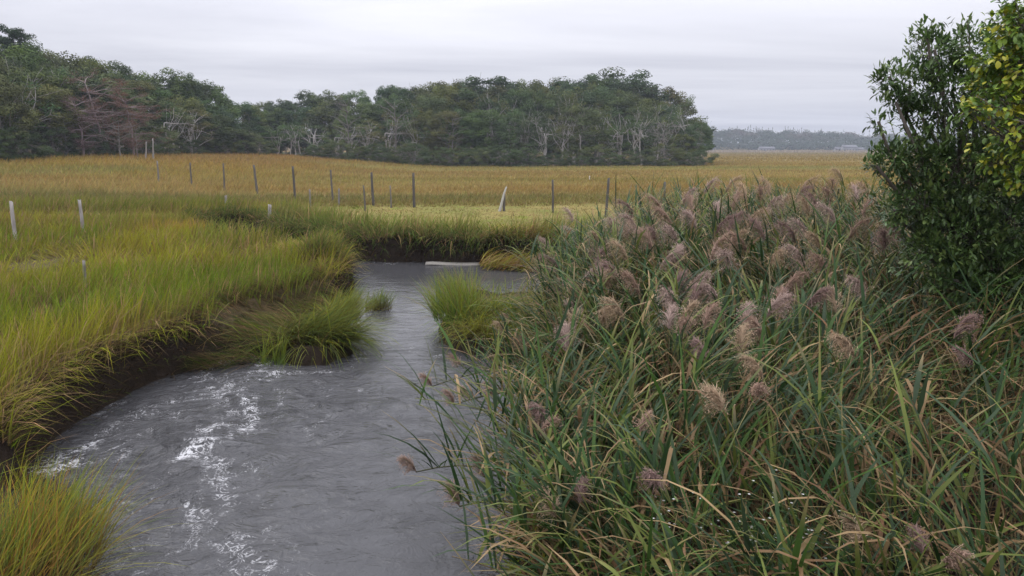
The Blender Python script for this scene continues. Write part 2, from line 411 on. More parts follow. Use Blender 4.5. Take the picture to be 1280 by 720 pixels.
# ---------------------------------------------------------------- water
def mat_water():
    m = bpy.data.materials.new('creek_water'); m.use_nodes = True
    N, L = m.node_tree.nodes, m.node_tree.links; N.clear()
    o = nd(N, 'ShaderNodeOutputMaterial'); at = nd(N, 'ShaderNodeAttribute'); at.attribute_name = 'col'   # r foam, g chop
    sp = nd(N, 'ShaderNodeSeparateColor'); L.new(at.outputs['Color'], sp.inputs[0])
    ge = nd(N, 'ShaderNodeNewGeometry')
    def noise(scale, sc, det, dist=0.0, rough=0.6, rot=0.0):
        mp = nd(N, 'ShaderNodeMapping'); mp.inputs['Scale'].default_value = sc; mp.inputs['Rotation'].default_value = (0, 0, rot)
        L.new(ge.outputs['Position'], mp.inputs[0])
        n = nd(N, 'ShaderNodeTexNoise'); n.inputs['Scale'].default_value = scale; n.inputs['Detail'].default_value = det
        n.inputs['Roughness'].default_value = rough; n.inputs['Distortion'].default_value = dist
        L.new(mp.outputs[0], n.inputs['Vector']); return n.outputs[0]
    r1 = noise(2.2, (1, 1.5, 1), 5, 1.8, 0.58, 0.35)
    r2 = noise(9.0, (1, 0.75, 1), 4, 0.9, 0.6, -0.2)
    hsum = mathn(N, L, 'ADD', mathn(N, L, 'MULTIPLY', r1, 1.0), mathn(N, L, 'MULTIPLY', r2, 0.33))
    st = mathn(N, L, 'ADD', mathn(N, L, 'MULTIPLY', sp.outputs[1], 1.2), 0.10)
    bp = nd(N, 'ShaderNodeBump'); bp.inputs['Distance'].default_value = 0.10
    L.new(st, bp.inputs['Strength']); L.new(hsum, bp.inputs['Height'])
    pb = nd(N, 'ShaderNodeBsdfPrincipled'); pb.inputs['Base Color'].default_value = (0.057, 0.057, 0.060, 1)
    pb.inputs['Roughness'].default_value = 0.03; pb.inputs['IOR'].default_value = 1.34; pb.inputs['Specular IOR Level'].default_value = 0.5
    L.new(bp.outputs[0], pb.inputs['Normal'])
    # foam: broken lace
    f1 = noise(8.0, (1.0, 0.8, 1), 6, 1.6, 0.6, 0.2)
    f2 = noise(2.3, (1.2, 0.8, 1), 4, 1.2, 0.6, 0.4)
    f3 = noise(30.0, (1.0, 0.8, 1), 4, 0.6, 0.7, 0.0)
    rid = mathn(N, L, 'SUBTRACT', 1.0, mathn(N, L, 'MULTIPLY', mathn(N, L, 'ABSOLUTE', mathn(N, L, 'SUBTRACT', f1, 0.5)), 9.0), clamp=True)
    v = mathn(N, L, 'ADD', mathn(N, L, 'MULTIPLY', rid, 0.7), mathn(N, L, 'MULTIPLY', f3, 0.6))
    thr = mathn(N, L, 'SUBTRACT', 1.18, mathn(N, L, 'ADD', mathn(N, L, 'MULTIPLY', sp.outputs[0], 0.46), mathn(N, L, 'MULTIPLY', mathn(N, L, 'SUBTRACT', f2, 0.5), 1.5)))
    k = mathn(N, L, 'MULTIPLY', mathn(N, L, 'SUBTRACT', v, thr), 3.0, clamp=True)
    k = mathn(N, L, 'MULTIPLY', k, mathn(N, L, 'MULTIPLY', sp.outputs[0], 3.0, clamp=True), clamp=True)
    k = mathn(N, L, 'MULTIPLY', k, 0.8)
    fb = nd(N, 'ShaderNodeBsdfPrincipled'); fb.inputs['Base Color'].default_value = (0.56, 0.56, 0.57, 1); fb.inputs['Roughness'].default_value = 0.7
    mx = nd(N, 'ShaderNodeMixShader'); L.new(k, mx.inputs[0]); L.new(pb.outputs[0], mx.inputs[1]); L.new(fb.outputs[0], mx.inputs[2])
    L.new(mx.outputs[0], o.inputs[0]); return m
FOAM = [  # pixel polyline on the water plane, half width m, strength
    ([(285, 470), (330, 458), (300, 475), (240, 495), (190, 515), (140, 535)], 0.17, 0.75),
    ([(300, 445), (262, 462), (235, 475)], 0.12, 0.8),
    ([(225, 572), (262, 562), (290, 545), (315, 530), (318, 510), (300, 495)], 0.09, 1.0),
    ([(225, 575), (250, 560), (275, 553)], 0.10, 1.3),
    ([(250, 570), (270, 580), (258, 600), (225, 605), (240, 630), (215, 660), (185, 690)], 0.16, 0.62),
    ([(262, 690), (240, 665), (250, 620)], 0.16, 0.62),
    ([(265, 680), (300, 690), (340, 715)], 0.07, 0.7),
    ([(30, 592), (70, 590), (95, 580)], 0.10, 1.0),
    ([(75, 575), (110, 565)], 0.10, 0.7),
    ([(330, 465), (380, 468), (430, 462), (455, 445)], 0.10, 0.62),
    ([(455, 445), (447, 400), (452, 380), (462, 395)], 0.13, 0.5),
    ([(505, 435), (540, 442), (560, 450)], 0.10, 0.45),
    ([(270, 510), (290, 535), (270, 545)], 0.3, 0.45),
    ([(310, 450), (345, 440), (350, 452)], 0.2, 0.6),
    ([(325, 470), (270, 478), (215, 500), (150, 530), (95, 565), (50, 595)], 0.05, 0.75),
    ([(330, 478), (280, 492), (225, 515), (165, 548), (120, 575), (85, 600)], 0.045, 0.65),
    ([(250, 497), (205, 522), (160, 560), (150, 600)], 0.04, 0.6),
    ([(345, 485), (352, 505), (335, 530), (318, 548), (325, 570)], 0.05, 0.6),
    ([(300, 575), (330, 600), (325, 640), (350, 680)], 0.04, 0.6),
    ([(215, 585), (190, 620), (185, 660), (150, 700)], 0.05, 0.6),
    ([(280, 600), (285, 640), (265, 670), (275, 705), (310, 715)], 0.045, 0.7),
    ([(400, 470), (440, 480), (470, 500), (480, 530)], 0.04, 0.45),
    ([(300, 480), (280, 540), (250, 600), (220, 650), (230, 710)], 0.55, 0.36),
    ([(250, 480), (160, 530), (110, 580)], 0.40, 0.34),
    ([(350, 470), (400, 500), (380, 540)], 0.25, 0.30),
    ([(450, 327), (500, 329), (560, 333)], 0.12, 0.55),
]
wx = axis(-30, 30, -7, 3.5, 0.05, 1.15); wy = axis(-8, 42, 4.6, 15, 0.05, 1.08)
WX, WY = np.meshgrid(wx, wy)
wd = sdist(WATER, WX, WY)
foam = np.zeros_like(WX)
for pl, hw, st in FOAM:
    pts = [P(u, v) for u, v in pl]
    best = np.full(WX.shape, 1e9)
    for (ax, ay), (bx, by) in zip(pts[:-1], pts[1:]):
        dx, dy = bx - ax, by - ay; t = np.clip(((WX - ax) * dx + (WY - ay) * dy) / (dx * dx + dy * dy), 0, 1)
        best = np.minimum(best, np.hypot(WX - ax - t * dx, WY - ay - t * dy))
    wob = best + (fbm(WX, WY, 0.35, 7, 3) - 0.5) * hw * 1.6
    foam = np.maximum(foam, st * np.exp(-np.maximum(wob, 0) ** 2 / (3.4 * hw * hw)))
chop = ss(0.2, 1, fbm(WX, WY, 2.5, 8)) * 0.4
chop = chop + 0.75 * np.exp(-((WX + 3.0) ** 2 / 3.2 + (WY - 7.2) ** 2 / 12)) + 0.5 * np.exp(-((WX + 3.9) ** 2 / 3 + (WY - 9.5) ** 2 / 3))
calm = ss(11, 16, WY); chop = chop * (1 - 0.65 * calm)
r1 = fbm(WX * 1.0 + 0.3 * WY, WY, 0.62, 12, 3) - 0.5; r2 = fbm(WX, WY * 0.8, 0.28, 15, 2) - 0.5
WZ = (0.11 * r1 + 0.045 * r2) * np.clip(chop + 0.08, 0, 1.3)
# standing wave in the race
bx, by = P(262, 560); WZ = WZ + 0.05 * np.exp(-(((WX - bx) / 0.4) ** 2 + ((WY - by - 0.05) / 0.12) ** 2)) - 0.035 * np.exp(-(((WX - bx) / 0.35) ** 2 + ((WY - by + 0.18) / 0.14) ** 2))
mb = MB(); ny, nx = WX.shape; idx = np.arange(nx * ny).reshape(ny, nx)
keep = (wd < 0.9); kc = keep[:-1, :-1] & keep[1:, 1:] & keep[:-1, 1:] & keep[1:, :-1]
Q = np.stack([idx[:-1, :-1], idx[:-1, 1:], idx[1:, 1:], idx[1:, :-1]], -1)[kc]
used = np.unique(Q); remap = np.full(nx * ny, -1); remap[used] = np.arange(len(used))
V = np.stack([WX, WY, WZ], -1).reshape(-1, 3)[used]
mb.add(V, remap[Q], None, np.stack([foam, np.clip(chop, 0, 1.5), 0 * foam], -1).reshape(-1, 3)[used])
tag(mb.build('water', mat_water(), smooth=True), kind='structure')

# ---------------------------------------------------------------- marsh grass
def scatter(dmin, dmax, rho0, dref, ex, half=0.86, cap=None):
    dd = np.linspace(dmin, dmax, 4000); rho = rho0 * (dref / np.maximum(dd, dref)) ** ex
    pdf = rho * dd; cdf = np.cumsum(pdf); tot = cdf[-1] * (dd[1] - dd[0]) * 2 * half
    n = int(tot); r = np.interp(rng.random(n) * cdf[-1], cdf, dd)
    a = rng.uniform(-half, half, n)
    return r * np.sin(a), r * np.cos(a)
def in_woods(x, y):
    return (sdist(WOOD_C, x, y) < 0) | (sdist(WOOD_L, x, y) < 0)
WOOD_C = [(-44, 121), (-20, 118), (8, 116), (26, 121), (32, 128), (36, 142), (30, 175), (-80, 175), (-60, 135)]
WOOD_L = [(-200, 62), (-58, 64), (-52, 74), (-50, 86), (-48, 100), (-47, 112), (-46, 121), (-60, 180), (-200, 180)]

x, y = scatter(4.2, 175, 760, 8.5, 1.62)
d = water_d(x, y)
ok = (d > 0.17) & (sdist(REEDS, x, y) > -0.1) & ~in_woods(x, y)
low = np.minimum(sdist(SHELF, x, y), sdist(TUFT, x, y))
ok &= ((low > 0.0) | (rng.random(len(x)) < 0.10)) & ((y > 6.3) | (x > 0))
# bare patch by the first fence post, and gaps in the hay
bp_ = hit(45, 306); ok &= (np.hypot((x - bp_[0]) / 1.9, (y - bp_[1]) / 0.7) > 1 - 0.5 * rng.random(len(x)))
x, y, d, low = x[ok], y[ok], d[ok], low[ok]
h, c0, c1, lod = zone(x, y)
r = np.hypot(x, y); n = len(x)
hol = ss(0.62, 0.8, fbm(x, y, 1.3, 31, 2)) * ss(24, 12, y) * ss(0.6, 1.6, d)
h = h * (1 - 0.35 * hol)
L_ = h * rng.uniform(0.55, 1.25, n)
wdt = 0.0095 * np.maximum(1, r / 8.5) ** 0.85 * rng.uniform(0.7, 1.3, n)
wind = 0.6 + 1.2 * (fbm(x, y, 5, 95, 2) - 0.5)
az = wind + rng.normal(0, 0.9 + 2 * lod, n)
whorl = fbm(x, y, 2.2, 97, 2) * 12
az = np.where(lod > 0.5, whorl + rng.normal(0, 0.6, n), az)
th0 = rng.normal(0.08, 0.12, n) + lod * 0.9; th1 = th0 + rng.uniform(0.1, 0.8, n) + lod * 0.5
# over the rim the blades hang outward to the water
e = 0.25
gxx = water_d(x + e, y) - water_d(x - e, y); gyy = water_d(x, y + e) - water_d(x, y - e)
out_az = np.arctan2(-gyy, -gxx)
rim = ss(0.75, 0.2, d) * (y < 60) 
u_ = rng.random(n)
hang = rim > u_ * 1.3
az = np.where(hang, out_az + rng.normal(0, 0.7, n), az)
th0 = np.where(hang, rng.uniform(0.2, 1.2, n), th0); th1 = np.where(hang, rng.uniform(1.3, 2.7, n), th1)
L_ = np.where(hang, L_ * rng.uniform(0.5, 1.5, n), L_)
jit = rng.uniform(0.72, 1.28, n)[:, None] * (1 + rng.normal(0, 0.06, (n, 3)))
wdt = wdt * np.where(rng.random(n) < .12, 1.8, 1)
dead = (rng.random(n) < np.where(hang, 0.45, 0.12 + .2 * ss(.5, .7, fbm(x, y, .8, 150, 2))))[:, None]
c1 = np.where(dead, TAN * 1.2, c1) * jit; c0 = c0 * jit
cm = c0 * 0.15 + c1 * 0.85
z = hgt(x, y) - 0.03
near = r < 26
mb = MB(); B = np.stack([x, y, z], 1)
blades(mb, B[near], L_[near], wdt[near], az[near], th0[near], th1[near], c0[near], c1[near], 3, cmid=cm[near])
f = ~near
blades(mb, B[f], L_[f], wdt[f], az[f], th0[f], th1[f], c0[f], c1[f], 2, twist=rng.normal(0, 0.9, f.sum()))
n = 30000; rr = rng.uniform(170 ** .5, 620 ** .5, n) ** 2; aa = rng.uniform(-.1, .75, n); x = rr * np.sin(aa); y = rr * np.cos(aa)
ok = ~in_woods(x, y) & (y > 168); x, y, rr = x[ok], y[ok], rr[ok]; n = len(x); h, c0, c1, lod = zone(x, y); jt = rng.uniform(.8, 1.2, n)[:, None]
blades(mb, np.stack([x, y, hgt(x, y) - .05], 1), h * rng.uniform(.7, 1.5, n), .0022 * rr, rng.uniform(0, 6.28, n), .1, .6, c1 * .8 * jt, c1 * jt, 2)
tag(mb.build('marsh_grass', M_grass), 'yellow green and rusty salt marsh grass covering the level marsh to the woods', 'grass', kind='stuff')
print('grass blades', n)

# roots and dead thatch on the mud face of the banks
x, y = scatter(4.5, 45, 1500, 9, 1.2)
d = water_d(x, y); ok = (d > -0.12) & (d < 0.34) & (sdist(REEDS, x, y) > 0) & (np.minimum(sdist(SHELF, x, y), sdist(TUFT, x, y)) > 0)
x, y, d = x[ok], y[ok], d[ok]; n = len(x)
gxx = water_d(x + e, y) - water_d(x - e, y); gyy = water_d(x, y + e) - water_d(x, y - e)
az = np.arctan2(-gyy, -gxx) + rng.normal(0, 0.5, n)
mb = MB()
cc = mixc(BRN * 0.35, TAN * 0.75, rng.random(n) ** 2.6) * rng.uniform(0.5, 1.1, n)[:, None]
cc = np.where((rng.random(n) < 0.15)[:, None], GRN * 0.8, cc)
blades(mb, np.stack([x, y, hgt(x, y) - 0.01], 1), rng.uniform(0.1, 0.42, n), 0.010 * np.maximum(1, np.hypot(x, y) / 9), az, rng.uniform(0.3, 1.3, n), rng.uniform(1.6, 2.9, n), cc, cc * 0.8, 3)
tag(mb.build('bank_thatch', M_grass), 'dead brown thatch and roots hanging down the dark mud banks', 'dead grass', kind='stuff')

# lodged mats: on the slumped shelf (left), at the foot of the far bank
def mat_of(name, label, us, zs, n, Lr, azc, azs, cols, wd=0.010, lift=0.16):
    mb = MB(); pts = np.array([P(u, v, zs) for u, v in us]); lo, hi = pts.min(0), pts.max(0)
    q = rng.uniform(lo, hi, (n * 4, 2)); q = q[sdist([tuple(p) for p in pts], q[:, 0], q[:, 1]) < 0][:n]; n = len(q)
    zz = np.maximum(hgt(q[:, 0], q[:, 1]), 0.0) + rng.random(n) ** 2 * lift
    ci = rng.integers(0, len(cols), n); c = np.array(cols)[ci] * rng.uniform(0.6, 1.25, n)[:, None]
    az = azc + (fbm(q[:, 0], q[:, 1], 0.8, 5, 2) - .5) * azs + rng.normal(0, 0.3, n)
    blades(mb, np.column_stack([q, zz]), rng.uniform(*Lr, n), wd, az, rng.uniform(0.5, 1.35, n), rng.uniform(1.5, 2.0, n), c * 0.8, c, 4)
    return tag(mb.build(name, M_grass), label, 'dead grass', kind='stuff')
mat_of('lodged_grass', 'flattened brown and green grass lying on the slumped mud shelf', [(228, 458), (262, 425), (330, 392), (400, 368), (440, 362), (432, 400), (372, 436), (325, 448)], 0.1, 5200, (0.3, 0.8), -2.6, 2.2,
       [TAN, BRN * 1.5, GRN * 0.8, DGR, TAN * 0.7], 0.012, 0.10)
mat_of('lodged_straw', 'golden straw combed flat at the foot of the far bank', [(596, 322), (700, 318), (745, 330), (720, 339), (600, 333)], 0.12, 2600, (0.5, 1.0), 0.4, 1.0, [PAL * 0.8, YEL, TAN * 1.2, ORG * 0.8], 0.02, 0.25)

# ---------------------------------------------------------------- tussocks standing in the creek
def tussock(name, label, c, rx, ry, n, Lr, az, azj, lean, cols, foot=TAN, w_=0.010, dome=0.1, lay=0.8):
    t = empty(name, (c[0], c[1], float(max(0, hgt(c[0], c[1])))))
    tag(t, label, 'grass tussock')
    a = rng.uniform(0, 2 * np.pi, n); rr = np.sqrt(rng.random(n))
    lx, ly = rr * np.cos(a) * rx, rr * np.sin(a) * ry
    ci = rng.integers(0, len(cols), n); cc = np.array(cols)[ci] * rng.uniform(0.7, 1.3, n)[:, None]
    A = az + rng.normal(0, azj, n); sk = rng.random(n) < 0.3; A = np.where(sk, np.arctan2(ly, lx) + rng.normal(0, .3, n), A)
    lz = dome * (1 - rr ** 2)
    th0 = rng.normal(lean * 0.5, 0.2, n) + 0.25 * rr; th1 = th0 + rng.uniform(0.3, 1.2, n) * (0.4 + lay * lean); th0 = np.where(sk, th0 + .5 * rr, th0); th1 = np.where(sk, th1 + .9 * rr, th1)
    f_ = foot * rng.uniform(0.5, 1.1, n)[:, None]
    mb = MB(); blades(mb, np.stack([lx, ly, lz - 0.02], 1), rng.uniform(*Lr, n), w_ * rng.uniform(.7, 1.3, n), A, th0, th1, f_, cc, 4, cmid=f_ * .3 + cc * .7)
    mb.build('blades', M_grass, t)
    # root mat it stands on
    mb = MB(); k = 20; m = 6; V = [];
    for i in range(m + 1):
        s_ = math.cos(i / m * math.pi / 2); zz = -0.12 + (0.12 + dome) * math.sin(i / m * math.pi / 2)
        for j in range(k):
            p = j / k * 2 * math.pi; q_ = 1 + 0.16 * math.sin(3 * p + 1) + 0.1 * math.sin(7 * p) + random.uniform(-.05, .05)
            V.append((rx * 0.5 * s_ * q_ * math.cos(p), ry * 0.5 * s_ * q_ * math.sin(p), zz))
    q = [(i * k + j, i * k + (j + 1) % k, (i + 1) * k + (j + 1) % k, (i + 1) * k + j) for i in range(m) for j in range(k)]
    mb.add(V, q, None, BRN * 0.35); mb.build('root_mat', M_wood, t, True)
    return t
G1, G2 = np.array([.10, .17, .03]), np.array([.18, .21, .04])
c = P(392, 440); tussock('grass_tussock', 'big green tussock swept over the water below the slumped left bank', c, 0.66, 0.42, 1500, (0.5, 1.1), -0.25, 0.45, 1.15, [G1, G2, G2, DGR, YEL * .8], BRN, w_=0.014, dome=0.07)
c = P(424, 420); tussock('grass_tussock', 'upright yellow green tussock at the tip of the slumped left bank', c, 0.30, 0.6, 700, (0.45, 0.85), 0.2, 0.6, 0.6, [G1, G2, YEL * .8], TAN, w_=0.013, dome=0.12)
c = P(342, 455); tussock('grass_tussock', 'sparse pale green blades rising from the foaming water', c, 0.22, 0.15, 90, (0.4, 0.7), 1.3, 0.6, 0.2, [G2, YEL * .8], G1, dome=0.0)
c = P(472, 387); tussock('grass_tussock', 'small green tussock alone midstream with brown stubble foot', c, 0.27, 0.18, 260, (0.25, 0.55), 0.3, 0.8, 0.25, [G1, G2], BRN * 1.6, w_=.012, dome=0.06)
c = P(572, 408); tussock('grass_tussock', 'tall pale green tussock on the spit across from the reeds', c, 0.42, 0.85, 1000, (0.45, 1.0), 2.6, 0.9, 0.3, [G2 * 1.2, G1 * 1.2, YEL, TAN, G2 * 1.2], G1, w_=.013, dome=0.08)
c = P(632, 415); tussock('grass_tussock', 'wide drooping green tussock between the spit and reed bed', c, 0.9, 1.2, 1800, (0.5, .95), -0.6, 0.6, 1.25, [G1 * 1.2, G2 * 1.2, G1, YEL * .8], BRN * 1.5, w_=.014, dome=0.10)
c = P(600, 436); tussock('grass_tussock', 'low yellow green tussock dipping in the creek by the reed bed', c, 0.35, 0.3, 420, (0.3, 0.6), -1.8, 0.7, 1.1, [G2, YEL * .9], TAN * .7, w_=.013, dome=0.05)
c = P(12, 765, 0.05); tussock('grass_tussock', 'bright yellow green tussock beside the race, closest to the bridge', c, 0.5, 0.75, 1700, (0.4, 0.82), 0.5, 0.9, 0.3, [G2, YEL, G1 * 1.2, YEL, ORG], TAN, w_=0.009, dome=0.12)
c = P(398, 350, 0.25); tussock('grass_tussock', 'shaggy green tussock crowning the end of the left bank', c, 0.55, 0.6, 900, (0.45, 0.8), 0.2, 1.0, 0.5, [G1, G2, TAN], BRN, w_=0.016, dome=0.35)
# shaggy grass combed down the far bank
x = rng.uniform(-15, 3.2, 30000); y = rng.uniform(20.4, 34, 30000); d = water_d(x, y)
ok = (d > 0.1) & (d < 1.25) & (x + 0.62 * (y - 20) > -7.4); ok &= (x < -2.0) & (rng.random(len(x)) < .8) | (rng.random(len(x)) < .25 + .6 * ss(.45, .6, fbm(x, y, 1.0, 55, 2))); x, y, d = x[ok], y[ok], d[ok]; n = len(x)
gxx = water_d(x + e, y) - water_d(x - e, y); gyy = water_d(x, y + e) - water_d(x, y - e)
az = np.arctan2(-gyy, -gxx) + (fbm(x, y, .8, 4, 2) - .5) * 4 + rng.normal(0, .4, n)
cc = np.array([G1 * .9, G1 * .7, G2 * .9, TAN * .8, DGR])[rng.integers(0, 5, n)] * rng.uniform(.6, 1.25, n)[:, None]
mb = MB(); blades(mb, np.stack([x, y, hgt(x, y)], 1), rng.uniform(.5, 1.05, n), .022, az, rng.uniform(.0, .8, n), rng.uniform(1.5, 2.7, n), cc * .8, cc, 4)
x = rng.uniform(-9, 5, 40000); y = rng.uniform(19.3, 27, 40000); d = water_d(x, y); ok = (d > .08) & (d < .34) & (x + 0.62 * (y - 20) > -7.4) & (rng.random(len(x)) < .15 + .85 * ss(.38, .58, fbm(x, y, 1.2, 56, 2))); x, y, d = x[ok][:5200], y[ok][:5200], d[ok][:5200]; n = len(x)
gxx = water_d(x + e, y) - water_d(x - e, y); gyy = water_d(x, y + e) - water_d(x, y - e)
cc = np.array([G1 * .9, G1 * .6, G2 * .8, TAN * .7, DGR])[rng.integers(0, 5, n)] * rng.uniform(.6, 1.2, n)[:, None]
blades(mb, np.stack([x, y, np.maximum(hgt(x, y), .35)], 1), rng.uniform(.3, .8, n), .02, np.arctan2(-gyy, -gxx) + rng.normal(0, .8, n), rng.uniform(.2, 1.3, n), rng.uniform(2.0, 3.0, n), cc * .7, cc, 4)
tag(mb.build('hanging_grass', M_grass), 'shaggy green grass hanging down the far bank to the water', 'grass', kind='stuff')

# ---------------------------------------------------------------- fence posts
posts = [  # u, top v, base v, radius, tilt, tone, label
    (20, 252, 304, .047, .01, 1.3, 'pale grey fence post standing in the bare patch of the left marsh'),
    (105, 250, 296, .046, -.02, 1.2, 'pale grey fence post in tall grass, second from the left edge'),
    (109, 325, 368, .028, .0, .8, 'thin low stake in the trampled grass, nearest of all posts'),
    (199, 202, 232, .06, .0, .7, 'faint grey post, first of the long fence row on the left'),
    (240, 204, 235, .055, .0, .45, 'dark post, second of the long fence row from the left'),
    (281, 205, 240, .06, .01, .45, 'dark post, third of the long fence row from the left'),
    (322, 207, 244, .065, -.06, .45, 'dark leaning post, fourth of the long fence row from the left'),
    (369, 209, 249, .07, -.03, .4, 'stout dark post, fifth of the long fence row from the left'),
    (416, 213, 253, .05, -.02, .45, 'dark thin post, sixth of the long fence row from the left'),
    (467, 216, 257, .055, -.03, .42, 'dark post, seventh of the long fence row from the left'),
    (518, 217, 259, .06, -.01, .4, 'dark post, eighth of the long fence row, just before the gap'),
    (691, 225, 266, .05, -.01, .4, 'dark thin post, first right of the broken pale post'),
    (758, 223, 271, .055, .03, .4, 'tall dark post, second right of the broken pale post'),
    (829, 228, 268, .05, .02, .45, 'dark post whose foot is hidden by the reed plumes'),
    (388, 237, 262, .04, .0, .8, 'short grey stake, leftmost of the four in the salt hay'),
    (424, 236, 257, .045, .02, .8, 'short pale stake, second of the four in the salt hay'),
    (457, 232, 264, .04, -.05, .5, 'leaning dark stake, third of the four in the salt hay'),
    (489, 232, 260, .035, -.02, .7, 'short grey stake, rightmost of the four in the salt hay'),
    (337, 256, 277, .07, .05, 1.2, 'stubby pale post stump on the rim of the dark ditch'),
    (285, 265, 284, .05, .0, 1.0, 'small pale stump in the ditch, left of two alike'),
    (305, 268, 288, .055, .0, 1.0, 'small pale stump in the ditch, right of two alike'),
    (737, 220, 226, .04, .0, 2.4, 'tiny white marker stake far out in the rusty meadow'),
]
def post(u, vt, vb, r_, tilt, tone, label, extra=None):
    b = hit(u, vb); dd = math.hypot(b[0], b[1]); h_ = (vb - vt) * b[1] / F * 1.0
    n = 9; t = np.linspace(0, 1, n); k = 7
    mb = MB(); base = np.array([0.235, 0.215, 0.20]) * tone
    ph = np.arange(k) / k * 2 * np.pi; rv = 1 + rng.normal(0, .12, k)
    V = []; C = []
    for i in range(n):
        z_ = -0.25 + (h_ + 0.25) * t[i]
        cx = tilt * z_ + 0.01 * math.sin(4 * t[i] + u); cy = 0.008 * math.cos(5 * t[i] + u)
        rr = r_ * (1.08 - 0.2 * t[i]) * rv * (1 + rng.normal(0, .04, k))
        top = rng.uniform(-.03, .03, k) * (i == n - 1)
        V += list(np.stack([cx + rr * np.cos(ph), cy + rr * np.sin(ph), z_ + top], 1))
        C += [base * rng.uniform(.75, 1.2) * (0.65 if z_ < 0.12 else 1) for _ in range(k)]
    V.append(np.array([tilt * h_, 0, h_ - 0.01])); C.append(base * 0.7)
    q = [(i * k + j, i * k + (j + 1) % k, (i + 1) * k + (j + 1) % k, (i + 1) * k + j) for i in range(n - 1) for j in range(k)]
    tr = [((n - 1) * k + j, (n - 1) * k + (j + 1) % k, n * k) for j in range(k)]
    mb.add(V, q, tr, np.array(C))
    o = mb.build('fence_post' if r_ > .045 else 'wooden_stake', M_wood); o.location = b
    tag(o, label, 'post' if r_ > .045 else 'stake', 'weathered posts of the old marsh fence')
    return o
for p in posts: post(*p)
# broken pale post: dark stub with a split white length leaning on it
b = hit(627, 264); t = empty('broken_post', b)
tag(t, 'broken fence post with a split whitened length leaning to the right', 'post', 'weathered posts of the old marsh fence')
mb = MB(); tube(mb, [(0.1, 0, -.2), (0.1, 0, .4), (0.13, 0, .72)], [.06, .055, .04], 7, (0.10, .09, .08)); mb.build('stub', M_wood, t)
mb = MB(); tube(mb, [(-.10, -.07, -.05), (-.04, -.06, .15), (0.02, -.05, .4), (.1, -.05, .72), (.2, -.05, 1.0), (.2, -.05, 1.04)], [.065, .06, .05, .045, .035, .012], 7,
                (0.40, .385, .35)); mb.build('split_length', M_wood, t)
# board at the water's edge below the far bank
b = at_y(566, 328.5, 20.75); mb = MB()
l, wd_, th = 1.55, 0.20, 0.035
V = []; n = 9
for i in range(n):
    s_ = -l / 2 + l * i / (n - 1); wob = 0.012 * math.sin(i * 1.7)
    for (yy, zz) in ((-wd_ / 2, -th / 2), (wd_ / 2, -th / 2), (wd_ / 2, th / 2), (-wd_ / 2, th / 2)):
        V.append((s_ + random.uniform(-.01, .01), yy + wob, zz + 0.01 * math.sin(i)))
q = [(i * 4 + j, i * 4 + (j + 1) % 4, (i + 1) * 4 + (j + 1) % 4, (i + 1) * 4 + j) for i in range(n - 1) for j in range(4)] + [(3, 2, 1, 0), (n * 4 - 4, n * 4 - 3, n * 4 - 2, n * 4 - 1)]
mb.add(V, q, None, (0.24, 0.225, 0.20)); o = mb.build('driftwood_board', M_wood); o.location = (b[0], b[1], 0.03); o.rotation_euler = (0.25, 0.01, -0.03)
tag(o, 'pale weathered board stranded at the water line below the far bank', 'board')

# ---------------------------------------------------------------- trees of the two woods
def unit(n):
    v = rng.normal(0, 1, (n, 3)); return v / np.linalg.norm(v, axis=1)[:, None]
def leafquads(mb, pos, size, nrm, col, asp=0.62):
    n = len(pos); size = np.broadcast_to(size, (n,))
    nrm = nrm / (np.linalg.norm(nrm, axis=1)[:, None] + 1e-9)
    a = np.cross(nrm, unit(n)); a /= np.linalg.norm(a, axis=1)[:, None] + 1e-9; b = np.cross(nrm, a)
    s_ = size[:, None] * 0.5
    V = np.stack([pos - a * s_, pos - b * s_ * asp + a * s_ * .1, pos + a * s_, pos + b * s_ * asp - a * s_ * .1], 1).reshape(-1, 3)
    mb.add(V, np.arange(n * 4).reshape(n, 4), None, np.repeat(np.broadcast_to(col, (n, 3)), 4, axis=0))
def limb(mb, p0, p1, r0, r1, sag=0.15, col=(.2, .19, .18), k=6, sides=5, wob=0.06):
    p0 = np.array(p0, float); p1 = np.array(p1, float); t = np.linspace(0, 1, k)[:, None]
    L_ = np.linalg.norm(p1 - p0); mid = (p0 + p1) / 2 + np.array([0, 0, -sag * L_]) + rng.normal(0, wob * L_, 3)
    pts = (1 - t) ** 2 * p0 + 2 * t * (1 - t) * mid + t ** 2 * p1
    pts[1:-1] += rng.normal(0, wob * L_ * 0.25, (k - 2, 3))
    tube(mb, pts, r0 + (r1 - r0) * t[:, 0], sides, col)
    return pts
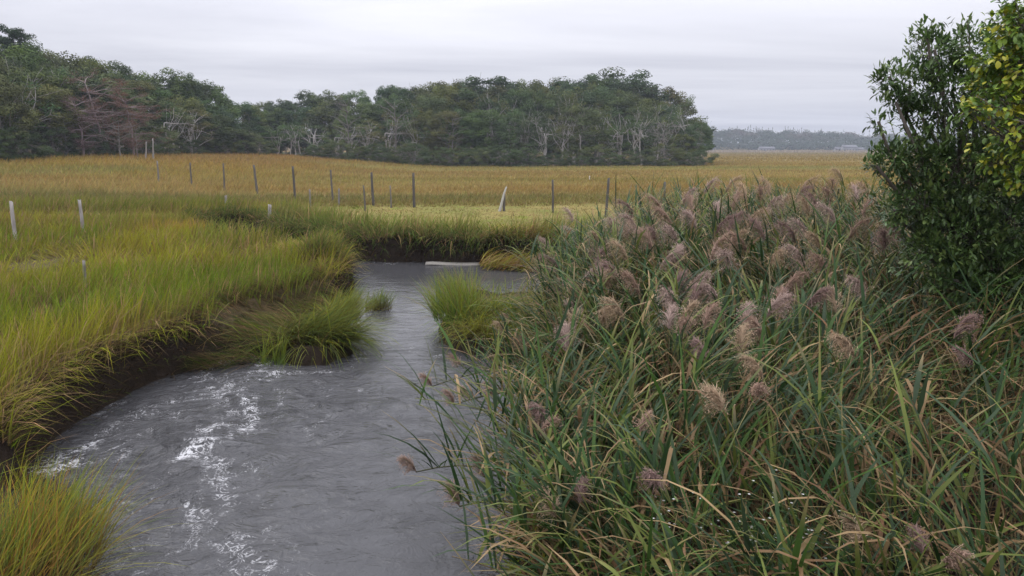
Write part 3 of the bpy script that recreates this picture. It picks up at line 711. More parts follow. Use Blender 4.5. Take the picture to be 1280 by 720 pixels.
def make_tree(kind, seed):
    """nominal height 14 m, returns (trunk mesh, crown mesh or None)"""
    global rng
    keep = rng; rng = np.random.default_rng(seed)
    H = 14.0; tb = MB(); cb = MB()
    pale = np.array([.34, .32, .30]); grey = np.array([.16, .145, .13])
    if kind in ('oak', 'thin', 'shrub'):
        tc_ = pale if kind == 'thin' else grey
        nst = 1 if kind == 'oak' else int(rng.integers(1, 3))
        if kind == 'shrub': nst = 5
        nc = {'oak': 84, 'thin': 34, 'shrub': 60}[kind]
        RX = {'oak': 4.6, 'thin': 3.7, 'shrub': 7.5}[kind]
        zc = {'oak': 7.6, 'thin': 8.4, 'shrub': 6.0}[kind]; RZ = {'oak': 6.0, 'thin': 5.2, 'shrub': 7.0}[kind]
        u = unit(nc); rad = rng.uniform(0.62, 1.0, nc) ** 0.6
        ctr = u * rad[:, None] * np.array([RX, RX, RZ]) + np.array([0, 0, zc])
        ctr[:, 0] *= 1 + 0.25 * np.sin(ctr[:, 2] * 1.3 + seed); ctr[:, 1] *= 1 + 0.2 * np.cos(ctr[:, 2] + seed)
        if kind == 'oak': ctr[:, 2] = np.where(ctr[:, 2] < 2.2, 2.2 + rng.random(nc) * 3, ctr[:, 2])
        for s in range(nst):
            bx_, by_ = (0, 0) if nst == 1 else (rng.normal(0, .8), rng.normal(0, .5))
            tt = np.array([bx_ + rng.normal(0, .8), by_ + rng.normal(0, .8), 8.0])
            pts = limb(tb, (bx_, by_, -.4), tt, .24 if kind != 'shrub' else .08, .09 if kind != 'shrub' else .04, 0.0, tc_, 8, 7, 0.04)
            m = 9 if kind != 'shrub' else 5
            for ci in rng.choice(nc, m, replace=False):
                i = int(rng.integers(2, 8)) if kind == 'thin' else int(rng.integers(3, 8))
                lp = limb(tb, pts[i], ctr[ci] * np.array([1.12, 1.12, 1]), .11 if kind == 'thin' else .09, .03, 0.06, tc_, 6, 4, .08)
                for _ in range(3):
                    cj = ctr[ci] + rng.normal(0, 1.1, 3); limb(tb, lp[int(rng.integers(2, 5))], cj, .035, .012, 0, tc_, 4, 3, .1)
        for j in range(nc):
            cr = rng.uniform(0.75, 1.45) * (1.0 if kind != 'thin' else 0.85) * (1.2 if kind == 'shrub' else 1)
            n = int({'oak': 190, 'thin': 80, 'shrub': 190}[kind] * cr ** 1.6)
            d_ = unit(n); d_[:, 2] = np.where(d_[:, 2] < 0, d_[:, 2] * rng.random(n) * .9, d_[:, 2])
            rr = rng.uniform(0.35, 1.0, n) ** 0.5
            pos = ctr[j] + d_ * rr[:, None] * cr * np.array([1.05, 1.05, 0.88])
            cc = np.array([.084, .108, .046]) * rng.uniform(0.65, 1.35) * rng.uniform(.85, 1.15, n)[:, None]
            if rng.random() < .12: cc = cc * np.array([1.2, 1.1, .9])
            leafquads(cb, pos, rng.uniform(.16, .36, n), d_ + rng.normal(0, .32, (n, 3)) + np.array([0, 0, .35]), cc)
    elif kind == 'pine':
        pts = limb(tb, (0, 0, -.4), (rng.normal(0, .4), 0, 13.6), .26, .05, 0, grey * .8, 10, 7, .01)
        for lv in range(13):
            z_ = 4.5 + lv * 0.74; R_ = (4.4 - lv * 0.2) * rng.uniform(.6, 1.05)
            for b_ in range(int(rng.integers(3, 6))):
                a = rng.uniform(0, 6.28); tip = np.array([math.cos(a) * R_, math.sin(a) * R_, z_ + rng.uniform(.1, 1.1)])
                lp = limb(tb, (0, 0, z_), tip, .07, .02, .05, grey * .7, 5, 4, .05)
                for q_ in (2, 3, 4):
                    c_ = lp[q_]; n = 130; d_ = unit(n); pos = c_ + d_ * np.array([.95, .95, .3]) * rng.random(n)[:, None] ** .4 + np.array([0, 0, .12])
                    cc = np.array([.030, .050, .024]) * rng.uniform(.7, 1.3, n)[:, None]
                    leafquads(cb, pos, rng.uniform(.2, .4, n), d_ + np.array([0, 0, .8]) + rng.normal(0, .4, (n, 3)), cc, .35)
    elif kind in ('dead', 'rust'):
        tc_ = pale * .55 if kind == 'dead' else np.array([.19, .15, .145])
        pts = limb(tb, (0, 0, -.4), (rng.normal(0, .8), rng.normal(0, .4), 11.5), .24, .05, 0, tc_, 10, 7, .05)
        tips = []
        for b_ in range(20 if kind == 'dead' else 34):
            i = int(rng.integers(2, 10)); a = rng.uniform(0, 6.28); R_ = rng.uniform(2.2, 4.4) * (1 if i > 3 else .8)
            side = np.sign(math.cos(a)) or 1
            tip = pts[min(i, 9)] + np.array([math.cos(a) * R_ + (1.0 if kind == 'rust' else 0), math.sin(a) * R_, rng.uniform(.6, 2.6) if kind == 'dead' else rng.uniform(-.6, 1.8)])
            lp = limb(tb, pts[min(i, 9)], tip, .085, .025, -.12, tc_, 6, 4, .06)
            for _ in range(5):
                k_ = int(rng.integers(1, 6)); t2 = lp[k_] + (tip - pts[min(i, 9)]) * rng.uniform(.15, .45) + rng.normal(0, .55, 3)
                l2 = limb(tb, lp[k_], t2, .03, .012, 0, tc_, 4, 3, .1); tips.append(l2)
        if kind == 'rust':
            for l2 in tips:
                for c_ in (l2[-1], l2[2]):
                    n = 34; d_ = unit(n); pos = c_ + d_ * np.array([.8, .8, .3]) * rng.random(n)[:, None] ** .5
                    cc = np.array([.15, .085, .062]) * rng.uniform(.6, 1.3, n)[:, None]
                    leafquads(cb, pos, rng.uniform(.1, .34, n), unit(n), cc, .22)
    rng = keep
    return tb.mesh('trunk', M_bark, True), (cb.mesh('crown', M_crown) if cb.v else None)
PROTO = {k: [make_tree(k, 100 * i + 11 * j) for j in range(n)] for i, (k, n) in enumerate((('oak', 6), ('thin', 4), ('pine', 2), ('dead', 2), ('rust', 2), ('shrub', 3)))}
tree_n = [0]
def plant(kind, x_, y_, h_, wide=1.0, tint=(1, 1, 1), barkt=(1, 1, 1), sink=0.0, name=None, vi=None):
    tm, cm_ = PROTO[kind][(vi if vi is not None else random.randrange(99)) % len(PROTO[kind])]
    nm = name or {'oak': 'oak_tree', 'thin': 'thin_tree', 'pine': 'pine_tree', 'dead': 'dead_tree', 'rust': 'bare_tree', 'shrub': 'shrub'}[kind]
    r_ = empty(nm, (x_, y_, float(hgt(x_, y_)) - sink), random.uniform(0, 6.28) if kind != 'rust' else 0)
    s_ = h_ / 14.0; r_.scale = (s_ * wide, s_ * wide, s_)
    a = bpy.data.objects.new('trunk', tm); a.color = (*barkt, 1); l_ = [a]
    if cm_: b_ = bpy.data.objects.new('crown', cm_); b_.color = (*tint, 1); l_.append(b_)
    for q_ in l_: COL.objects.link(q_); q_.parent = r_
    return r_
ORD = ['first', 'second', 'third', 'fourth', 'fifth', 'sixth', 'seventh', 'eighth', 'ninth', 'tenth', 'eleventh', 'twelfth', 'thirteenth', 'fourteenth', 'fifteenth', 'sixteenth', 'seventeenth', 'eighteenth',
       'nineteenth', 'twentieth'] + ['twenty-' + s for s in ('first', 'second', 'third', 'fourth', 'fifth', 'sixth', 'seventh', 'eighth', 'ninth')] + ['thirtieth']
TINTS = {'grey green': (1.12, 1.06, 1.05), 'dark green': (.55, .62, .60), 'mid green': (.88, 1.02, .80), 'olive green': (1.12, 1.08, .72), 'brownish green': (1.12, .96, .82), 'blue green': (.66, .82, .86)}
def interp_top(prof, u): return float(np.interp(u, [p[0] for p in prof], [p[1] for p in prof]))
topC = [(322, 137), (340, 118), (380, 114), (430, 112), (470, 103), (500, 97), (560, 95), (600, 91), (640, 98), (680, 95), (710, 91), (760, 90), (800, 96), (830, 108), (850, 122), (870, 150), (884, 178)]
topL = [(-120, 10), (-60, 25), (0, 38), (40, 46), (60, 52), (100, 64), (140, 66), (200, 82), (250, 95), (280, 108), (300, 122), (322, 137), (345, 150)]
def row(wood, where, u0, u1, yf, step, prof, drop, kinds, jy=2.0, wide=1.0):
    us = np.arange(u0, u1, step) + rng.uniform(-step * .3, step * .3, len(np.arange(u0, u1, step)))
    per = {}
    for u in us:
        y_ = yf(u) + rng.uniform(-jy, jy); x_ = (u - 640) / F * (y_ * math.cos(PITCH) + 0.5) 
        vt = interp_top(prof, u) + drop + rng.uniform(-3, 7)
        zt = at_y(u, vt, y_)[2]; h_ = zt - float(hgt(x_, y_))
        if h_ < 3: continue
        kind = random.choice(kinds); tn = random.choice(list(TINTS))
        if kind == 'pine': tn = 'dark green'
        o = plant(kind, x_, y_, h_, wide * random.uniform(.85, 1.15) * (14 / h_) ** .5, tuple(c_ * random.uniform(.9, 1.1) for c_ in TINTS[tn]))
        per.setdefault((kind, tn), []).append((u, o))
    for (kind, tn), l in per.items():
        l.sort(key=lambda a: a[0])
        word = {'oak': 'full %s tree' % tn, 'thin': 'thin limbed %s tree' % tn, 'pine': 'dark pine'}[kind]
        for i, (u, o) in enumerate(l):
            tag(o, '%s %s %s' % (word, where, '' if len(l) == 1 else ', %s such from left' % ORD[i]), 'tree', 'trees of the ' + wood)
            o['label'] = ' '.join(o['label'].replace(' ,', ',').split())
# centre wood, three rows from the skyline to the marsh edge
row('island wood', 'on the centre wood skyline', 334, 880, lambda u: 150, 23, topC, 0, ['oak', 'oak', 'oak', 'oak', 'thin'])
row('island wood', 'amid the centre wood', 330, 872, lambda u: 136, 23, topC, 15, ['oak', 'oak', 'oak', 'thin'])
row('island wood', 'fronting the centre wood', 345, 866, lambda u: 122 + 5 * abs(u - 640) / 300, 24, topC, 36, ['thin', 'thin', 'oak', 'oak', 'thin'], wide=.9)
# left wood running back from the left edge
yl = lambda u: float(np.interp(u, [-120, 0, 100, 200, 300, 345], [68, 72, 82, 94, 112, 120]))
row('left wood', 'on the left wood skyline', -110, 322, lambda u: yl(u) + 16, 25, topL, 0, ['oak'])
row('left wood', 'amid the left wood', -100, 330, lambda u: yl(u) + 8, 27, topL, 20, ['oak', 'oak', 'oak', 'thin'])
row('left wood', 'fronting the left wood', -90, 84, lambda u: yl(u) + 1, 26, topL, 46, ['oak', 'oak', 'thin'])
row('left wood', 'fronting the left wood right of the bare trees', 215, 345, lambda u: yl(u) + 1, 24, topL, 34, ['oak', 'oak', 'thin'])
def single(kind, u, vt, y_, label, tint=(1, 1, 1), barkt=(1, 1, 1), wide=1.0, vi=None, cat='tree', name=None, sink=0.0, group=None):
    x_ = (u - 640) / F * (y_ * math.cos(PITCH) + 0.5); h_ = at_y(u, vt, y_)[2] - float(hgt(x_, y_)) + sink
    o = plant(kind, x_, y_, h_, wide, tint, barkt, sink, name, vi); tag(o, label, cat, group); return o
single('oak', 604, 88, 153, 'dark domed tree left of centre on the wood skyline', (.5, .62, .6), wide=1.5, vi=0)
single('oak', 722, 90, 153, 'dark domed tree rising left in the pair above the wood', (.5, .62, .6), wide=1.3, vi=1)
single('oak', 776, 87, 153, 'dark domed tree rising right in the pair above the wood', (.5, .62, .6), wide=1.6, vi=2)
single('thin', 858, 118, 130, 'ragged loose tree at the right end of the centre wood', (1.0, 1.1, 1.1), wide=.9, vi=1)
single('oak', 872, 148, 126, 'low drooping tree at the outermost tip of the centre wood', (.8, .95, .95), wide=.9, vi=0)
single('pine', 36, 38, 92, 'flat topped pine breaking the skyline of the left wood', wide=.8, vi=0)
single('oak', 238, 88, 112, 'small dark tree on the falling skyline of the left wood', (.6, .7, .7), wide=.7, vi=1)
single('rust', 128, 84, 84, 'reddish brown half bare tree in the gap of the left wood', wide=1.15, vi=0)
single('rust', 168, 112, 84.5, 'reddish brown bare tree leaning right beside the taller one', wide=1.1, vi=1)
single('rust', 106, 118, 80, 'purple grey bare tree with drooping twigs in the left wood', (.75, .85, 1.1), (1.3, 1.3, 1.4), 1.1, 1)
single('dead', 152, 150, 80, 'pale dead tree with low arching limbs before the left wood', vi=0, barkt=(.8, .8, .8), wide=1.4)
single('dead', 84, 140, 79, 'bleached dead tree with a crooked stem before the left wood', vi=1, barkt=(.7, .7, .7), wide=1.5)
single('dead', 174, 148, 79, 'small grey forked snag standing out on the marsh edge', vi=1, barkt=(.8, .7, .7), wide=.6)
for i, (u, vt, l) in enumerate(((437, 118, 'leftmost'), (498, 110, 'second'), (566, 138, 'third'), (654, 150, 'fourth'), (724, 134, 'fifth'), (828, 140, 'rightmost'))):
    single('dead', u, vt, 120.5, 'bleached bare tree against the centre wood, %s of six' % (l if 'most' in l else l + ' from the left'), barkt=(.8, .78, .75), wide=random.uniform(.7, 1.1), vi=i, group='bleached trees of the centre wood')
def snag(u, vt, vb, lean, label):
    b = hit(u, vb) if vb > 191 else None
    y_ = 78 if u < 300 else 117; x_ = (u - 640) / F * y_; z_ = float(hgt(x_, y_)); h_ = at_y(u, vt, y_)[2] - z_
    mb = MB(); p_ = limb(mb, (0, 0, -.3), (lean * h_, 0, h_), .11, .05, 0, (.22, .205, .19), 7, 6, .04)
    o = mb.build('tree_snag', M_bark, None, True); o.location = (x_, y_, z_); tag(o, label, 'snag')
snag(199, 173, 190, 0.02, 'short white snag standing at the left marsh edge')
snag(189, 177, 190, 0.1, 'short grey snag left of the white one at the marsh edge')
snag(312, 168, 187, 0.3, 'pale trunk leaning right at the notch between the woods')
snag(724, 168, 200, -0.03, 'pale broken trunk at the foot of the centre wood')
snag(362 + 20, 176, 200, -0.2, 'pale leaning trunk at the left end of the centre wood')
# shrubs along the foot of the woods
sh = []
for u in np.arange(392, 884, 11.5):
    y_ = 113.5 + 5 * abs(u - 640) / 300 + rng.uniform(-2, 2) - 3.2 * ss(560, 400, u); sh.append((u, y_, rng.uniform(1.6, 4.0), 'C'))
for u in np.arange(-60, 345, 15): sh.append((u, yl(u) - 2.0 + rng.uniform(-1, 1), rng.uniform(1.6, 3.8), 'L'))
for tagn, wn in (('C', 'centre wood'), ('L', 'left wood')):
    l = sorted(s for s in sh if s[3] == tagn)
    for i, (u, y_, h_, _) in enumerate(l):
        x_ = (u - 640) / F * y_; o = plant('shrub', x_, y_, h_, 1.3, random.choice([(.6, .7, .65), (.75, .85, .8), (.95, .9, .75)]), sink=.2)
        nm = ORD[i] if i < 30 else 'thirty-' + ORD[i - 30] if i > 30 else 'thirty-first'
        tag(o, 'low dark shrub at the foot of the %s, %s from the left' % (wn, nm), 'shrub', 'shrubs along the foot of the ' + wn)
for i, u in enumerate(np.arange(335, 880, 26)):
    y_ = 141 + rng.uniform(-2, 2); o = plant('shrub', (u - 640) / F * y_, y_, rng.uniform(4, 6.5), 1.2, (.7, .8, .75), sink=.3)
    tag(o, 'tall dark thicket bush inside the centre wood, %s from the left' % ORD[i], 'shrub', 'thicket bushes inside the centre wood')
for i, u in enumerate(np.arange(-100, 335, 28)):
    y_ = yl(u) + 11 + rng.uniform(-1, 1); o = plant('shrub', (u - 640) / F * y_, y_, rng.uniform(4, 6.5), 1.2, (.7, .8, .75), sink=.3)
    tag(o, 'tall dark thicket bush inside the left wood, %s from the left' % ORD[i], 'shrub', 'thicket bushes inside the left wood')
# low scrub tongue reaching left over the marsh
for i, (u, v, h_) in enumerate(((400, 198, 1.2), (420, 200, 1.0), (446, 202, 1.1), (474, 203, 1.1))):
    b = hit(u, v); o = plant('shrub', b[0], b[1], h_, 3.0, (.7, .9, .7), sink=.15); tag(o, 'flat dark green bush on the marsh tongue, %s from the left' % ORD[i], 'shrub', 'flat bushes on the marsh tongue')

# ---------------------------------------------------------------- far shore
mb = MB()
us = rng.uniform(800, 1420, 5200)
yy = rng.uniform(690, 830, 5200)
xx = (us - 640) / F * yy
topv = np.interp(us, [800, 880, 960, 1080, 1200, 1420], [166, 165, 167, 172, 170, 168]) + (fbm(us, yy * 0, 9, 2, 3) - .5) * 9
g_ = hgt(xx, yy)
zt = CAM_H + (187 - topv) / F * yy
frac = ss(690, 800, yy)
cz = g_ + np.maximum(2.0, (zt - g_) * (0.35 + 0.65 * frac)) - rng.uniform(0, 5, 5200)
for k in range(13):
    n = len(xx); d_ = unit(n); d_[:, 2] = np.abs(d_[:, 2])
    pos = np.stack([xx, yy, cz], 1) + d_ * rng.uniform(2.0, 5.5, n)[:, None] * np.array([1, 1, .75])
    tone = mixc(np.array([.035, .05, .028]), np.array([.075, .062, .045]), ss(.5, .75, fbm(xx, yy, 30, 6, 2)))
    leafquads(mb, pos, rng.uniform(1.4, 2.8, n), d_ + np.array([0, -.2, .5]), tone * rng.uniform(.7, 1.3, n)[:, None], .7)
# bare spires on the ridge
for _ in range(46):
    u = rng.uniform(900, 1020) if rng.random() < .7 else rng.uniform(1020, 1250); y_ = 815; x_ = (u - 640) / F * y_
    zt_ = CAM_H + (187 - np.interp(u, [880, 1080, 1250], [165, 171, 170])) / F * y_
    h_ = rng.uniform(3, 8); n = 40; t = rng.random(n); a = rng.uniform(0, 6.28, n); R_ = (1 - t) * 1.3
    leafquads(mb, np.stack([x_ + R_ * np.cos(a), y_ + R_ * np.sin(a), zt_ - 3 + (h_ + 3) * t], 1), rng.uniform(.6, 1.3, n), unit(n), np.array([.05, .055, .045]), .6)
o = mb.build('distant_woods', M_crown); tag(o, 'bluish far wood on the low ridge beyond the marsh', 'woods', kind='stuff')
# pale reed fringe along the far shore
mb = MB(); n = 5000; us = rng.uniform(860, 1420, n); y_ = rng.uniform(600, 680, n); x_ = (us - 640) / F * y_
cc = np.array([.33, .26, .17]) * rng.uniform(.7, 1.2, n)[:, None]
blades(mb, np.stack([x_, y_, hgt(x_, y_)], 1), rng.uniform(1.0, 2.4, n), 1.0, rng.uniform(0, 6.28, n), .05, .4, cc * .8, cc, 2)
tag(mb.build('shore_reeds', M_grass), 'pale straw coloured reeds fringing the far shore of the marsh', 'reeds', kind='stuff')

def mat_flat(name, c, rough=0.6, spec=.3, nscale=3):
    m = bpy.data.materials.new(name); m.use_nodes = True; N, L = m.node_tree.nodes, m.node_tree.links
    pb = N['Principled BSDF']; pb.inputs['Roughness'].default_value = rough; pb.inputs['Specular IOR Level'].default_value = spec
    nz = nd(N, 'ShaderNodeTexNoise'); nz.inputs['Scale'].default_value = nscale; nz.inputs['Detail'].default_value = 4
    r_ = nd(N, 'ShaderNodeValToRGB'); r_.color_ramp.elements[0].color = (*[k * .82 for k in c], 1); r_.color_ramp.elements[1].color = (*[min(1, k * 1.12) for k in c], 1)
    tcn = nd(N, 'ShaderNodeTexCoord'); L.new(tcn.outputs['Object'], nz.inputs['Vector']); L.new(nz.outputs[0], r_.inputs[0]); L.new(r_.outputs[0], pb.inputs['Base Color']); return m
M_wall = mat_flat('clapboard', (.19, .19, .20)); M_roof = mat_flat('roof_shingle', (.10, .10, .11)); M_glass = mat_flat('window_glass', (.05, .055, .06), .15, .5)
def box(mb, x0, x1, y0, y1, z0, z1, col=(1, 1, 1)):
    V = [(x_, y_, z_) for z_ in (z0, z1) for (x_, y_) in ((x0, y0), (x1, y0), (x1, y1), (x0, y1))]
    mb.add(V, [(0, 3, 2, 1), (4, 5, 6, 7), (0, 1, 5, 4), (1, 2, 6, 5), (2, 3, 7, 6), (3, 0, 4, 7)], None, col)
def gable(mb, x0, x1, y0, y1, z0, z1, ov=.4, th=.25):
    ym = (y0 + y1) / 2
    for s_, ye in ((1, y0 - ov), (-1, y1 + ov)):
        zb = z0 - ov * (z1 - z0) / (ym - y0)
        V = [(x0 - ov, ye, zb), (x1 + ov, ye, zb), (x1 + ov, ym, z1), (x0 - ov, ym, z1)]; V += [(a, b_, c_ + th) for a, b_, c_ in V]
        mb.add(V, [(0, 3, 2, 1), (4, 5, 6, 7), (0, 1, 5, 4), (1, 2, 6, 5), (2, 3, 7, 6), (3, 0, 4, 7)])
def house(u, y_, w1, h1, dp, label, wing=None, roofh=2.6, nwin=5):
    x_ = (u - 640) / F * y_; r_ = empty('house', (x_, y_, float(hgt(x_, y_)))); tag(r_, label, 'house')
    def block(x0, x1, h_, rh, y0=0, nw=3, floors=2):
        mb = MB(); box(mb, x0, x1, y0, y0 + dp, -1, h_)
        ym = y0 + dp / 2
        mb.add([(x0, y0, h_), (x0, y0 + dp, h_), (x0, ym, h_ + rh), (x1, y0, h_), (x1, y0 + dp, h_), (x1, ym, h_ + rh)], None, [(0, 2, 1), (3, 4, 5)])
        mb.build('wall', M_wall, r_)
        mb = MB(); gable(mb, x0, x1, y0, y0 + dp, h_, h_ + rh); rf = mb.build('roof', M_roof, r_)
        mb = MB(); box(mb, x0 + 1.5, x0 + 2.4, ym - .4, ym + .4, h_ + rh - .6, h_ + rh + 1.2); mb.build('chimney', M_roof, rf)
        for fl in range(floors):
            for i in range(nw):
                cx = x0 + (x1 - x0) * (i + .5) / nw; zc = 1.2 + fl * 2.7
                if zc + 1.4 > h_: continue
                mb = MB(); box(mb, cx - .5, cx + .5, y0 - .06, y0 - .02, zc, zc + 1.3); mb.build('window', M_glass, r_)
    block(-w1 / 2, w1 / 2, h1, roofh, 0, nwin)
    if wing: block(w1 / 2 + .01, w1 / 2 + wing, h1 * .6, roofh * .7, 2, 2, 1)
house(1056, 655, 12, 4.0, 8, 'long pale grey house by the far shore, left of the dark bush', wing=7, roofh=2.0)
house(1041, 640, 4, 2.6, 5, 'small white outbuilding left of the long pale house', nwin=2, roofh=1.6)
house(954, 668, 13, 3.0, 7, 'low pale building half hidden under the far wood', roofh=1.6)
house(884, 662, 5, 3.0, 6, 'small tan cabin on the far shore next to the pine tip', roofh=1.8, nwin=2)

# ---------------------------------------------------------------- the reed bed
RL = [np.array([.026, .056, .018]), np.array([.048, .095, .020]), np.array([.045, .072, .036]), np.array([.12, .145, .034])]
RTAN = np.array([.34, .24, .12]); RBR = np.array([.17, .09, .045])
def reed_top(x_, y_):
    dd = -sdist(REEDS, x_, y_)
    H_ = np.interp(y_, [3, 4.5, 8, 12, 16], [1.05, 1.35, 1.85, 2.15, 2.0])
    return 0.34 + H_ * (0.62 + 0.38 * ss(0.0, 1.4, dd))
def stem_curve(b, t, k=9, over=0.35):
    b = np.array(b, float); t = np.array(t, float)
    m = b + (t - b) * np.array([.25, .25, .0]); m[2] = b[2] + (t[2] - b[2]) * (0.62 + over * 0.3) + over * 0.25 * np.hypot(*(t - b)[:2])
    s_ = np.linspace(0, 1, k)[:, None]
    return (1 - s_) ** 2 * b + 2 * s_ * (1 - s_) * m + s_ ** 2 * t
wpos = [0, 0]
def reed_leaves(mb, crv, n, brown=0.15, Lr=(.38, .85), wr=(.012, .038), lo=0.2, bias=None, green=None, droop=1.0):
    k = len(crv); s_ = np.sort(rng.uniform(lo, .98, n)); f_ = s_ * (k - 1); i = np.minimum(f_.astype(int), k - 2)
    p_ = crv[i] + (crv[i + 1] - crv[i]) * (f_ - i)[:, None]
    tn = crv[i + 1] - crv[i]; 
    az0 = rng.uniform(0, 6.28)
    az = az0 + (np.arange(n) % 2) * math.pi + rng.normal(0, .5, n)
    if bias is None: bias = 2.2 + 9 * float(fbm(crv[-1][0] + wpos[0], crv[-1][1] + wpos[1], 2.4, 44, 2) - .5)
    az = np.where(rng.random(n) < .6, bias + rng.normal(0, .55, n), az)
    Ln = rng.uniform(*Lr, n) * (1.05 - .45 * np.abs(s_ - .55)); Wd = rng.uniform(*wr, n)
    th0 = rng.uniform(.25, .8, n); th1 = th0 + rng.uniform(.1, 1.5, n) * droop
    c_ = np.array([RL[q] for q in rng.integers(0, 4, n)]) * rng.uniform(.75, 1.3, n)[:, None]
    isb = rng.random(n) < brown * (2.1 - 1.9 * s_); cb_ = mixc(RTAN * np.ones((n, 3)), RBR, rng.random(n)) * rng.uniform(.7, 1.25, n)[:, None]
    c_ = np.where(isb[:, None], cb_, c_)
    tipc = np.where((rng.random(n) < .3)[:, None], RTAN * .9, c_ * 1.05)
    th1 = np.where(isb, th1 + .7, th1)
    blades(mb, p_, Ln, Wd, az, th0, th1, c_ * .9, tipc, 4, 'leaf', cmid=c_, twist=rng.normal(0, .35, n))
def reed_plume(mb, tip, d_, size, tone):
    """nodding feathery panicle: an arching axis with many drooping hair-fine branchlets"""
    d_ = np.array(d_, float); d_ /= np.linalg.norm(d_) + 1e-9
    az = math.atan2(d_[1], d_[0]); s_ = np.linspace(0, 1, 7)
    th = 0.2 + 1.5 * s_; ax = [np.array(tip, float)]
    for q in th[:-1]: ax.append(ax[-1] + size * .85 / 6 * (np.array([math.cos(az), math.sin(az), 0]) * math.sin(q) + np.array([0, 0, math.cos(q)])))
    ax = np.array(ax); tube(mb, ax, np.linspace(.0035, .0015, 7), 3, tone * .7)
    n = 300; t = rng.beta(1.1, 1.3, n) * .98; f_ = t * 6; i = np.minimum(f_.astype(int), 5)
    p_ = ax[i] + (ax[i + 1] - ax[i]) * (f_ - i)[:, None]
    ln = size * (.70 - .38 * t) * rng.uniform(.45, 1.15, n)
    a = az + rng.normal(0, .62, n)
    th0 = rng.uniform(.3, 1.3, n); th1 = th0 + rng.uniform(.9, 1.9, n)
    cc = tone * rng.uniform(.7, 1.35, n)[:, None]
    blades(mb, p_, ln, rng.uniform(.0025, .006, n), a, th0, th1, cc * .9, cc * 1.1, 3, 'strip', twist=rng.uniform(-1.5, 1.5, n))
    # spikelets at the ends
    e_ = p_ + 0
    m = 420; j = rng.integers(0, n, m); k_ = rng.uniform(.4, 1.0, m)
    thm = (th0[j] + (th1[j] - th0[j]) * .45)
    q_ = p_[j] + (ln[j] * k_)[:, None] * np.stack([np.cos(a[j]) * np.sin(thm), np.sin(a[j]) * np.sin(thm), np.cos(thm)], 1)
    cc = tone * rng.uniform(.65, 1.4, m)[:, None]
    blades(mb, q_, rng.uniform(.015, .04, m) * size / .3, rng.uniform(.005, .009, m), rng.uniform(0, 6.28, m), rng.uniform(.5, 2, m), rng.uniform(1.5, 3, m), cc, cc * 1.1, 2, 'leaf')

PL = [(907, 238), (853, 254), (828, 267), (933, 249), (994, 251), (1054, 231), (1070, 252), (956, 267), (897, 272), (792, 270), (797, 290), (716, 281), (720, 301), (846, 303), (750, 307), (745, 332), (785, 328),
      (824, 339), (933, 314), (911, 307), (994, 303), (1045, 281), (911, 335), (864, 361), (1030, 341), (685, 353), (727, 357), (720, 375), (752, 404), (799, 368), (850, 415), (897, 375), (983, 386), (954, 426),
      (925, 444), (711, 436), (953, 474), (882, 451), (946, 496), (906, 519), (854, 400), (1192, 425), (1215, 458), (1067, 448), (1078, 682), (1152, 696), (1178, 708), (687, 530), (675, 545), (800, 541), (695, 650), (724, 631), (652, 695), (823, 609),
      (684, 342), (700, 365), (770, 345), (1105, 312), (1130, 300), (1040, 240), (962, 240), (880, 240), (1010, 268), (1020, 262), (1078, 270), (870, 285), (935, 285), (962, 330), (888, 325), (975, 262), (818, 300), (1085, 245),
      (916, 262), (1000, 238), (865, 268), (768, 290), (735, 320), (840, 285), (955, 300), (1025, 310), (700, 340), (760, 362), (708, 440), (950, 250), (1060, 300)]
EDGE = [(576, 457, .4), (540, 483, .4), (588, 500, .45), (568, 506, .4), (615, 495, .6), (520, 590, .3), (605, 596, .5), (574, 633, .4), (627, 460, .6), (658, 438, .75), (633, 416, .7), (662, 436, .8), (752, 400, 1.4), (640, 402, .8)]
def canopy_hit(u, v):
    d = ray(u, v)
    for t in np.arange(3.6, 19, .04):
        p_ = np.array([0, 0, CAM_H]) + d * t
        if sdist(REEDS, p_[0], p_[1]) < 0.05 and p_[2] < reed_top(p_[0], p_[1]): return p_
    return None
def nearest_in(p_, inset=.25):
    best = None
    for _ in range(500):
        q = p_[:2] + rng.normal(0, .9, 2)
        if sdist(REEDS, q[0], q[1]) < -.05:
            e_ = np.hypot(*(q - p_[:2]))
            if best is None or abs(e_ - inset) < best[0]: best = (abs(e_ - inset), q)
    return best[1] if best else None
def nearest_edge(p_):
    a = np.array(REEDS); best = (1e9, None)
    for i in range(len(a)):
        s0, s1 = a[i], a[(i + 1) % len(a)]; t = np.clip(np.dot(p_[:2] - s0, s1 - s0) / np.dot(s1 - s0, s1 - s0), 0, 1); q = s0 + t * (s1 - s0)
        e_ = np.hypot(*(q - p_[:2]))
        if e_ < best[0]: best = (e_, q)
    return best[1]
reeds = []
def make_reed(b, tip, plume, brown, nl, size=.3, tone=None, bias=None, thick=1.0, over=.35, droop=1.0):
    wpos[:] = b[:2]
    o = empty('common_reed', b)
    crv = stem_curve(b, tip, over=over) - np.array(b)
    mb = MB(); tube(mb, crv, np.linspace(.0065, .003, len(crv)) * thick, 4, np.array([.07, .07, .035]) if thick > 1 else np.array([.16, .17, .07]) if not plume or rng.random() < .5 else np.array([.20, .15, .08])); mb.build('stalk', M_stalk, o)
    mb = MB(); reed_leaves(mb, crv, nl, brown, bias=bias, droop=droop, lo=.2 if thick == 1 else .4); mb.build('foliage', M_reed, o)
    if plume:
        dr = crv[-1] - crv[-3]; dr = dr * np.array([1, 1, 0]) + np.append(rng.normal(0, .12, 2), 0) 
        mb = MB(); reed_plume(mb, crv[-1], dr + 1e-3, size, tone); mb.build('plume', M_plume, o)
    return o
